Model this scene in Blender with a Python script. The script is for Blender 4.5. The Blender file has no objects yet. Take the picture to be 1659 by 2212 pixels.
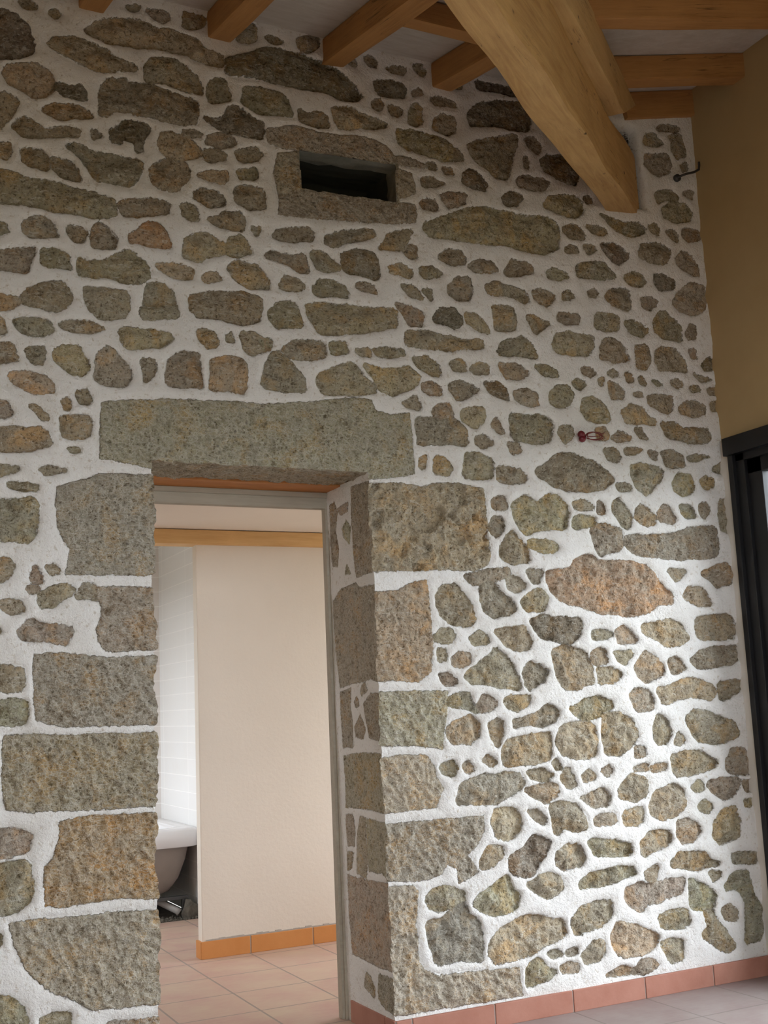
import bpy, bmesh, math, random
import numpy as np
from mathutils import Vector, Matrix

random.seed(4)
SC = bpy.context.scene
COL = SC.collection

# ------------------------------------------------------------------ camera
H_EYE, DIST, F_PX = 1.3, 4.29654, 2500.0
ROT = ((0.89809625, 0.03402611, 0.43848074),      # rows: world x, y, z in camera (right, down, forward)
       (-0.43770003, 0.16644119, 0.88358136),
       (-0.04291643, -0.98546413, 0.16437344))
cam_d = bpy.data.cameras.new('camera')
cam_d.sensor_fit = 'VERTICAL'
cam_d.sensor_height = 24.0
cam_d.sensor_width = 18.0
cam_d.lens = F_PX / 2212.0 * 24.0
cam_d.clip_start = 0.05
cam = bpy.data.objects.new('camera', cam_d)
COL.objects.link(cam)
M3 = Matrix([[r[0], -r[1], -r[2]] for r in ROT])
cam.matrix_world = Matrix.Translation((0, -DIST, H_EYE)) @ M3.to_4x4()
SC.camera = cam

# ------------------------------------------------------------------ light: overcast sky through the openings
SC.view_settings.view_transform = 'Standard'
SC.view_settings.look = 'None'
SC.view_settings.gamma = 1.0
SC.view_settings.exposure = 0.0
SC.view_settings.use_curve_mapping = False
SC.cycles.use_denoising = True
SC.cycles.use_adaptive_sampling = True
SC.cycles.adaptive_threshold = .03
SC.cycles.max_bounces = 7
SC.cycles.diffuse_bounces = 5
SC.cycles.transparent_max_bounces = 8
SC.cycles.sample_clamp_indirect = 6.0

wd = bpy.data.worlds.new('sky')
SC.world = wd
wd.use_nodes = True
wn = wd.node_tree
wn.nodes['Background'].inputs['Color'].default_value = (0.86, 0.935, 1.0, 1)
wn.nodes['Background'].inputs['Strength'].default_value = 9.4


def window_light(name, loc, rot, sx, sy, watts, color):
    l = bpy.data.lights.new(name, 'AREA')
    l.shape = 'RECTANGLE'
    l.size, l.size_y, l.energy, l.color = sx, sy, watts, color
    o = bpy.data.objects.new(name, l)
    o.location, o.rotation_euler = loc, rot
    COL.objects.link(o)
    return o


def portal(name, loc, rot, sx, sy):
    o = window_light(name, loc, rot, sx, sy, 1.0, (1, 1, 1))
    o.data.cycles.is_portal = True
    return o


HP = math.pi / 2
# openings the daylight comes through (all in the side and back walls, none in the photo but the black door)
XR = 4.013
DOOR_Y0, DOOR_Y1, DOOR_Z1 = -1.45, -0.05, 2.515
BAY = (-4.6, -2.5, 0.0, 2.2)          # y0, y1, z0, z1 of the second glazed door in the right wall
RW2 = (0.90, 1.80, 0.5, 2.2)              # window of the next room (its right wall)
BACK_FILL = (-0.3, 2.1, 1.5, 2.95)              # unseen opening added as fill light for the upper wall: x0, x1, z0, z1
RWB = (2.6, 3.7, 0.7, 2.1)              # window of the bathroom (left wall)
XL2 = 0.35
portal('portal_black_door', (XR + .16, (DOOR_Y0 + DOOR_Y1) / 2, 1.25), (0, HP, 0), 2.5, 1.4)
portal('portal_bay', (XR + .16, (BAY[0] + BAY[1]) / 2, (BAY[2] + BAY[3]) / 2), (0, HP, 0), BAY[3] - BAY[2], BAY[1] - BAY[0])
portal('portal_back_fill', ((BACK_FILL[0] + BACK_FILL[1]) / 2, -5.6, (BACK_FILL[2] + BACK_FILL[3]) / 2), (HP, 0, math.pi), BACK_FILL[1] - BACK_FILL[0], BACK_FILL[3] - BACK_FILL[2])
portal('portal_room', (4.25, (RW2[0] + RW2[1]) / 2, (RW2[2] + RW2[3]) / 2), (0, HP, 0), RW2[3] - RW2[2], RW2[1] - RW2[0])
portal('portal_bath', (XL2 - .1, (RWB[0] + RWB[1]) / 2, (RWB[2] + RWB[3]) / 2), (0, -HP, 0), RWB[3] - RWB[2], RWB[1] - RWB[0])


# ------------------------------------------------------------------ helpers
def tag(o, label=None, cat=None, group=None, kind=None):
    if label: o['label'] = label
    if cat: o['category'] = cat
    if group: o['group'] = group
    if kind: o['kind'] = kind
    return o


def link(name, me, mats, parent=None, loc=None):
    o = bpy.data.objects.new(name, me)
    COL.objects.link(o)
    for m in (mats if isinstance(mats, (list, tuple)) else [mats]):
        me.materials.append(m)
    if parent is not None:
        o.parent = parent
    if loc: o.location = loc
    return o


def empty(name, loc):
    o = bpy.data.objects.new(name, None)
    o.empty_display_size = .1
    o.location = loc
    COL.objects.link(o)
    return o


def bm_box(bm, x0, x1, y0, y1, z0, z1, bev=0.0, mi=0):
    g = bmesh.ops.create_cube(bm, size=1.0)
    for v in g['verts']:
        v.co = Vector(((x0 + x1) / 2 + v.co.x * (x1 - x0), (y0 + y1) / 2 + v.co.y * (y1 - y0), (z0 + z1) / 2 + v.co.z * (z1 - z0)))
    fs = {f for v in g['verts'] for f in v.link_faces}
    for f in fs: f.material_index = mi
    if bev:
        es = list({e for v in g['verts'] for e in v.link_edges})
        r = bmesh.ops.bevel(bm, geom=es, offset=bev, segments=2, affect='EDGES', profile=.6)
        for f in r['faces']: f.material_index = mi


def bm_quad(bm, *p, mi=0):
    f = bm.faces.new([bm.verts.new(q) for q in p])
    f.material_index = mi
    return f


def bm_mesh(bm, name, smooth=False):
    me = bpy.data.meshes.new(name)
    bm.normal_update()
    bm.to_mesh(me)
    bm.free()
    if smooth:
        for p in me.polygons: p.use_smooth = True
    return me


def box_obj(name, mat, dims, bev=0.0, parent=None, smooth=False):
    bm = bmesh.new()
    bm_box(bm, *dims, bev=bev)
    return link(name, bm_mesh(bm, name, smooth), mat, parent)


def tube_mesh(name, pts, rad, seg=10, closed=False):
    """swept tube through points; rad a number or one per point"""
    pts = [Vector(p) for p in pts]
    n = len(pts)
    bm = bmesh.new()
    rings = []
    ref = Vector((0.13, 0.31, 0.94)).normalized()
    for i, p in enumerate(pts):
        a = pts[(i - 1) % n] if (closed or i) else p
        b = pts[(i + 1) % n] if (closed or i < n - 1) else p
        t = (b - a).normalized()
        u = t.cross(ref).normalized()
        w = t.cross(u)
        r = rad[i] if isinstance(rad, (list, tuple)) else rad
        rings.append([bm.verts.new(p + (u * math.cos(2 * math.pi * k / seg) + w * math.sin(2 * math.pi * k / seg)) * r) for k in range(seg)])
    for i in range(n if closed else n - 1):
        A, B = rings[i], rings[(i + 1) % n]
        for k in range(seg):
            bm.faces.new((A[k], A[(k + 1) % seg], B[(k + 1) % seg], B[k]))
    if not closed:
        bm.faces.new(rings[0][::-1])
        bm.faces.new(rings[-1])
    bmesh.ops.recalc_face_normals(bm, faces=bm.faces)
    return bm_mesh(bm, name, True)


# ------------------------------------------------------------------ materials
def new_mat(name):
    m = bpy.data.materials.new(name)
    m.use_nodes = True
    nt = m.node_tree
    return m, nt, nt.nodes['Principled BSDF']


def nd(nt, typ, **kw):
    n = nt.nodes.new(typ)
    for k, v in kw.items():
        if k in n.inputs: n.inputs[k].default_value = v
        else: setattr(n, k, v)
    return n


def coords(nt, scale=(1, 1, 1), rot=(0, 0, 0), src='Object'):
    tc = nd(nt, 'ShaderNodeTexCoord')
    mp = nd(nt, 'ShaderNodeMapping')
    mp.inputs['Scale'].default_value = scale
    mp.inputs['Rotation'].default_value = rot
    nt.links.new(tc.outputs[src], mp.inputs['Vector'])
    return mp.outputs['Vector']


def noise(nt, vec, scale, detail=4, rough=.55, dist=0.0):
    n = nd(nt, 'ShaderNodeTexNoise')
    n.inputs['Scale'].default_value = scale
    n.inputs['Detail'].default_value = detail
    n.inputs['Roughness'].default_value = rough
    n.inputs['Distortion'].default_value = dist
    nt.links.new(vec, n.inputs['Vector'])
    return n.outputs['Fac']


def ramp(nt, fac, stops):
    r = nd(nt, 'ShaderNodeValToRGB')
    e = r.color_ramp.elements
    while len(e) < len(stops): e.new(.5)
    for el, (p, c) in zip(e, stops):
        el.position = p
        el.color = (c, c, c, 1) if not isinstance(c, tuple) else (*c, 1)
    nt.links.new(fac, r.inputs['Fac'])
    return r.outputs['Color']


def mix(nt, fac, a, b, mode='MIX'):
    n = nd(nt, 'ShaderNodeMix', data_type='RGBA', blend_type=mode)
    for i, v in ((0, fac), (6, a), (7, b)):
        if isinstance(v, (int, float)): n.inputs[i].default_value = v
        elif isinstance(v, tuple): n.inputs[i].default_value = (*v, 1)
        else: nt.links.new(v, n.inputs[i])
    return n.outputs[2]


def bump(nt, h, strength, dist, normal=None):
    b = nd(nt, 'ShaderNodeBump')
    b.inputs['Strength'].default_value = strength
    b.inputs['Distance'].default_value = dist
    nt.links.new(h, b.inputs['Height'])
    if normal is not None: nt.links.new(normal, b.inputs['Normal'])
    return b.outputs['Normal']


def math_n(nt, op, a, b=None, c=None):
    n = nd(nt, 'ShaderNodeMath', operation=op)
    for i, v in enumerate((a, b, c)):
        if v is None: continue
        if isinstance(v, (int, float)): n.inputs[i].default_value = v
        else: nt.links.new(v, n.inputs[i])
    return n.outputs[0]


def masonry_material(name='stone_and_lime_mortar'):
    """lime mortar where the 'sd' attribute is negative, stone of colour 'scol' where it is positive"""
    m, nt, bs = new_mat(name)
    L = nt.links.new
    v = coords(nt)
    sd = nd(nt, 'ShaderNodeAttribute', attribute_name='sd').outputs['Fac']
    sca = nd(nt, 'ShaderNodeAttribute', attribute_name='scol')
    sc, dressed = sca.outputs['Color'], sca.outputs['Alpha']
    edge = noise(nt, v, 75, 3, .65)
    e2 = math_n(nt, 'MULTIPLY_ADD', edge, .020, -.010)
    s2 = math_n(nt, 'ADD', sd, e2)
    mask = nd(nt, 'ShaderNodeMapRange')
    mask.inputs['From Min'].default_value = -.0012
    mask.inputs['From Max'].default_value = .0015
    L(s2, mask.inputs['Value'])
    mask = mask.outputs[0]
    # mortar
    mc = mix(nt, ramp(nt, noise(nt, v, 5, 3), [(.3, 0.), (.7, 1.)]), (.79, .765, .735), (.86, .845, .83))
    mc = mix(nt, ramp(nt, noise(nt, v, 55, 3, .7), [(.28, 1.), (.42, 0.)]), mc, (.60, .54, .47))
    # stone: base colour with grey / ochre / dark patches, pits and lime dust
    p1 = noise(nt, v, 9, 3, .6, .5)
    p2 = noise(nt, v, 24, 4, .68, .3)
    p3 = noise(nt, v, 85, 3, .72)
    po = noise(nt, v, 7.5, 3, .62, .6)
    ps = noise(nt, coords(nt, (.55, 1, 1.5), (0, .75, 0)), 60, 3, .65, 1.0)
    c = mix(nt, ramp(nt, p1, [(.44, 0.), (.58, .9)]), sc, mix(nt, .45, sc, (.43, .40, .335)))
    c = mix(nt, ramp(nt, po, [(.50, 0.), (.66, .85)]), c, mix(nt, 1.0, sc, (1.26, 1.0, .70), 'MULTIPLY'))
    c = mix(nt, ramp(nt, p2, [(.52, 0.), (.70, .45)]), c, mix(nt, 1.0, sc, (1.25, 1.10, .88), 'MULTIPLY'))
    c = mix(nt, ramp(nt, p2, [(.30, .85), (.47, 0.)]), c, mix(nt, 1.0, sc, (.44, .39, .32), 'MULTIPLY'))
    c = mix(nt, ramp(nt, p3, [(.33, .9), (.46, 0.)]), c, mix(nt, 1.0, sc, (.30, .26, .21), 'MULTIPLY'))
    c = mix(nt, ramp(nt, ps, [(.54, 0.), (.66, .7)]), c, mix(nt, .65, sc, (.70, .675, .61)))
    c = mix(nt, ramp(nt, p3, [(.62, 0.), (.74, .55)]), c, (.66, .63, .55))
    # pale ridges left between the pick marks of the dressed blocks
    dist_ = nd(nt, 'ShaderNodeTexNoise')
    dist_.inputs['Scale'].default_value = 30
    L(v, dist_.inputs['Vector'])
    wv_ = nd(nt, 'ShaderNodeVectorMath', operation='MULTIPLY_ADD')
    L(dist_.outputs['Color'], wv_.inputs[0]); wv_.inputs[1].default_value = (.034, .034, .034); L(coords(nt, (.8, 1, 1.35), (0, .7, 0)), wv_.inputs[2])
    ve = nd(nt, 'ShaderNodeTexVoronoi', feature='DISTANCE_TO_EDGE')
    ve.inputs['Scale'].default_value = 44
    L(wv_.outputs[0], ve.inputs['Vector'])
    ridge = ramp(nt, ve.outputs['Distance'], [(.02, 1.), (.13, 0.)])
    ridge = math_n(nt, 'MULTIPLY', math_n(nt, 'MULTIPLY', ridge, dressed), ramp(nt, p2, [(.30, .15), (.55, 1.)]))
    c = mix(nt, math_n(nt, 'MULTIPLY', ridge, .8), c, mix(nt, .5, sc, (.72, .69, .62)))
    vo = nd(nt, 'ShaderNodeTexVoronoi', feature='F1')
    vo.inputs['Scale'].default_value = 30
    L(v, vo.inputs['Vector'])
    pit = ramp(nt, vo.outputs['Distance'], [(.10, 1.), (.24, 0.)])
    pit = math_n(nt, 'MULTIPLY', pit, ramp(nt, p1, [(.52, 0.), (.60, 1.)]))
    c = mix(nt, math_n(nt, 'MULTIPLY', pit, .6), c, (.10, .08, .06))
    smear = ramp(nt, noise(nt, v, 26, 4, .75), [(.62, 0.), (.76, .40)])
    c = mix(nt, smear, c, (.72, .69, .64))
    col = mix(nt, mask, mc, c)
    L(col, bs.inputs['Base Color'])
    bs.inputs['Roughness'].default_value = .92
    bs.inputs['Specular IOR Level'].default_value = .15
    # relief
    hm = math_n(nt, 'MULTIPLY', noise(nt, v, 95, 3, .72), .40)
    hs = math_n(nt, 'ADD', math_n(nt, 'MULTIPLY', p2, 1.1), math_n(nt, 'MULTIPLY', p3, .9))
    hh = nd(nt, 'ShaderNodeMix', data_type='FLOAT')
    L(mask, hh.inputs[0]); L(hm, hh.inputs[2]); L(hs, hh.inputs[3])
    L(bump(nt, hh.outputs[0], 1.0, .016), bs.inputs['Normal'])
    return m


def wood_material(name, base, dark, axis_scale=(1.2, 16, 16), knots=True, rough=.62):
    """grain along the object's own X"""
    m, nt, bs = new_mat(name)
    L = nt.links.new
    v = coords(nt, axis_scale)
    v0 = coords(nt)
    g = noise(nt, v, 2.2, 6, .65, .9)
    g2 = noise(nt, v, 9, 4, .6)
    c = mix(nt, ramp(nt, g, [(.3, 0.), (.72, 1.)]), base, dark)
    c = mix(nt, ramp(nt, g2, [(.55, 0.), (.8, .45)]), c, dark)
    c = mix(nt, ramp(nt, noise(nt, v0, 3.2, 3), [(.35, 0.), (.7, .35)]), c, tuple(min(1, x * 1.25) for x in base))
    if knots:
        cr = noise(nt, coords(nt, (.55, 13, 13)), 2.6, 3, .5, .5)
        cr = math_n(nt, 'ABSOLUTE', math_n(nt, 'SUBTRACT', cr, .5))
        cr = math_n(nt, 'MULTIPLY', ramp(nt, cr, [(.0, 1.), (.010, 0.)]), ramp(nt, noise(nt, v0, 2.3, 2), [(.52, 0.), (.60, .8)]))
        c = mix(nt, cr, c, tuple(x * .25 for x in dark))
        vo = nd(nt, 'ShaderNodeTexVoronoi', feature='F1')
        vo.inputs['Scale'].default_value = 4.0
        L(coords(nt, (1, 1.9, 1.9)), vo.inputs['Vector'])
        k = ramp(nt, vo.outputs['Distance'], [(.035, 1.), (.075, 0.)])
        c = mix(nt, k, c, tuple(x * .22 for x in dark))
    L(c, bs.inputs['Base Color'])
    bs.inputs['Roughness'].default_value = rough
    bs.inputs['Specular IOR Level'].default_value = .3
    L(bump(nt, math_n(nt, 'ADD', g, g2), .35, .004), bs.inputs['Normal'])
    return m


def plaster_material(name, a, b, scale=3.0, bstr=.3, rough=.9, stain=None):
    m, nt, bs = new_mat(name)
    L = nt.links.new
    v = coords(nt)
    c = mix(nt, ramp(nt, noise(nt, v, scale, 5, .6), [(.3, 0.), (.7, 1.)]), a, b)
    if stain:
        c = mix(nt, ramp(nt, noise(nt, v, 9, 5, .7), [(.66, 0.), (.78, .5)]), c, stain)
    L(c, bs.inputs['Base Color'])
    bs.inputs['Roughness'].default_value = rough
    bs.inputs['Specular IOR Level'].default_value = .2
    L(bump(nt, noise(nt, v, 45, 4, .65), bstr, .004), bs.inputs['Normal'])
    return m


def tile_material(name, cols, ox, oy, sx, sy, grout, gw=.0045, axes=('X', 'Y'), rough=.5, patch=None, brick=False):
    """square tiles in the plane of two object axes with one of the colours per tile"""
    m, nt, bs = new_mat(name)
    L = nt.links.new
    tc = nd(nt, 'ShaderNodeTexCoord').outputs['Object']
    sp = nd(nt, 'ShaderNodeSeparateXYZ')
    L(tc, sp.inputs[0])
    u = math_n(nt, 'DIVIDE', math_n(nt, 'SUBTRACT', sp.outputs[axes[0]], ox), sx)
    w = math_n(nt, 'DIVIDE', math_n(nt, 'SUBTRACT', sp.outputs[axes[1]], oy), sy)
    fu, fw = math_n(nt, 'FRACT', u), math_n(nt, 'FRACT', w)
    du = math_n(nt, 'MULTIPLY', math_n(nt, 'MINIMUM', fu, math_n(nt, 'SUBTRACT', 1.0, fu)), sx)
    dw = math_n(nt, 'MULTIPLY', math_n(nt, 'MINIMUM', fw, math_n(nt, 'SUBTRACT', 1.0, fw)), sy)
    d = math_n(nt, 'MINIMUM', du, dw)
    g = nd(nt, 'ShaderNodeMapRange')
    g.inputs['From Min'].default_value = gw * .45
    g.inputs['From Max'].default_value = gw * .75
    L(d, g.inputs['Value'])
    g = g.outputs[0]
    cb = nd(nt, 'ShaderNodeCombineXYZ')
    L(math_n(nt, 'FLOOR', u), cb.inputs[0]); L(math_n(nt, 'FLOOR', w), cb.inputs[1])
    wn_ = nd(nt, 'ShaderNodeTexWhiteNoise', noise_dimensions='3D')
    L(cb.outputs[0], wn_.inputs['Vector'])
    c = mix(nt, wn_.outputs['Value'], cols[0], cols[1])
    v = coords(nt, (1, 1, 1))
    c = mix(nt, ramp(nt, noise(nt, v, 4.5, 4, .6), [(.35, 0.), (.7, .8)]), c, cols[2])
    st = noise(nt, coords(nt, (2, 14, 2)), 5, 4, .6)
    c = mix(nt, ramp(nt, st, [(.45, 0.), (.75, .35)]), c, cols[2])
    col = mix(nt, g, grout, c)
    L(col, bs.inputs['Base Color'])
    bs.inputs['Roughness'].default_value = rough
    bs.inputs['Specular IOR Level'].default_value = .35
    L(bump(nt, g, .35, .002), bs.inputs['Normal'])
    return m


def flat_material(name, col, rough=.5, metal=0.0, var=.12, scale=20):
    m, nt, bs = new_mat(name)
    v = coords(nt)
    c = mix(nt, noise(nt, v, scale, 3), tuple(x * (1 - var) for x in col), tuple(min(1, x * (1 + var)) for x in col))
    nt.links.new(c, bs.inputs['Base Color'])
    bs.inputs['Roughness'].default_value = rough
    bs.inputs['Metallic'].default_value = metal
    return m


M_WALL = masonry_material()
M_BEAM = wood_material('hewn_fir_beam', (.62, .40, .17), (.40, .215, .075))
M_RAFT = wood_material('oiled_fir_rafter', (.50, .26, .095), (.33, .15, .05))
M_BOARD = wood_material('pale_fir_board', (.60, .40, .18), (.44, .26, .10))
M_SOFF = wood_material('orange_pine_board', (.60, .27, .09), (.36, .13, .04), knots=False)
M_BATTEN = wood_material('planed_pine_batten', (.72, .47, .22), (.60, .34, .13))
M_WHITE = wood_material('whitewashed_boards', (.60, .56, .52), (.47, .41, .36), (3, 14, 14), knots=False, rough=.8)
M_OCHRE = plaster_material('ochre_plaster', (.47, .34, .175), (.53, .39, .21), 2.2, .15)
M_PINK = plaster_material('pink_beige_plaster', (.78, .715, .635), (.82, .755, .675), 2.0, .35, stain=(.58, .45, .34))
M_CEIL2 = plaster_material('smooth_pale_plaster', (.76, .68, .60), (.80, .72, .64), 2.0, .15)
M_LIME = plaster_material('lime_render', (.73, .69, .63), (.80, .76, .71), 4, .5)
M_FLOOR = tile_material('terracotta_floor_tiles', ((.285, .215, .205), (.33, .26, .245), (.37, .32, .30)), 3.285, 0.005, .38, .38, (.24, .20, .18), .007)
M_FLOOR2 = tile_material('pink_terracotta_floor_tiles', ((.52, .315, .265), (.56, .37, .30), (.60, .47, .345)), 1.447, 0.80, .371, .3735, (.33, .26, .22), .008)
M_SKIRT = plaster_material('dusty_terracotta', (.40, .175, .125), (.48, .235, .175), 7, .2, .6, stain=(.70, .56, .50))
M_SKIRT2 = plaster_material('orange_terracotta', (.62, .265, .085), (.68, .31, .11), 6, .15, .55)
M_GROUT = plaster_material('grey_joint', (.42, .39, .36), (.52, .48, .44), 30, .3)
M_BLACK = flat_material('black_lacquered_wood', (.010, .010, .012), .45)
M_FRAME = wood_material('grey_primed_door_frame', (.43, .385, .31), (.35, .305, .24), knots=False, rough=.7)
M_BWHITE = tile_material('white_wall_tiles', ((.80, .78, .76), (.84, .82, .80), (.83, .82, .81)), 3.53, 0.003, .60, 0.1103, (.95, .93, .91), .005, ('Y', 'Z'), .3)
M_BWHITE2 = tile_material('pinkish_wall_tiles', ((.74, .68, .64), (.78, .72, .68), (.77, .72, .68)), 1.62, 0.003, .60, 0.1103, (.90, .86, .83), .005, ('X', 'Z'), .3)
M_TUB = flat_material('white_acrylic', (.82, .80, .80), .25, 0, .02)
M_TUBRAW = flat_material('raw_fibreglass', (.26, .21, .18), .7, 0, .08)
M_RUBBLE = plaster_material('rubble_dirt', (.10, .088, .07), (.20, .18, .15), 22, 1.0)
M_PVC = flat_material('grey_plastic_pipe', (.42, .40, .38), .5)
M_RED = flat_material('red_insulation', (.17, .022, .016), .4, 0, .35, 90)
M_MAROON = flat_material('maroon_tape', (.16, .012, .02), .35, 0, .3, 120)
M_STEEL = flat_material('dull_steel', (.10, .10, .10), .5, .8)
M_DARK = flat_material('near_black_stone', (.045, .045, .036), .95, 0, .4, 9)
M_NSTONE = plaster_material('bare_grey_stone', (.20, .195, .165), (.30, .29, .25), 12, .8)
M_HEDGE = flat_material('damp_gravel', (.13, .13, .10), .9, 0, .15, 6)

gm, gnt, gbs = new_mat('door_glass')
tr = nd(gnt, 'ShaderNodeBsdfTransparent')
gl = nd(gnt, 'ShaderNodeBsdfGlossy'); gl.inputs['Roughness'].default_value = .02
lw = nd(gnt, 'ShaderNodeLayerWeight'); lw.inputs['Blend'].default_value = .12
ms = nd(gnt, 'ShaderNodeMixShader')
gnt.links.new(lw.outputs['Fresnel'], ms.inputs[0]); gnt.links.new(tr.outputs[0], ms.inputs[1]); gnt.links.new(gl.outputs[0], ms.inputs[2])
gnt.links.new(ms.outputs[0], gnt.nodes['Material Output'].inputs[0])
gnt.nodes.remove(gbs)
M_GLASS = gm

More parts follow.
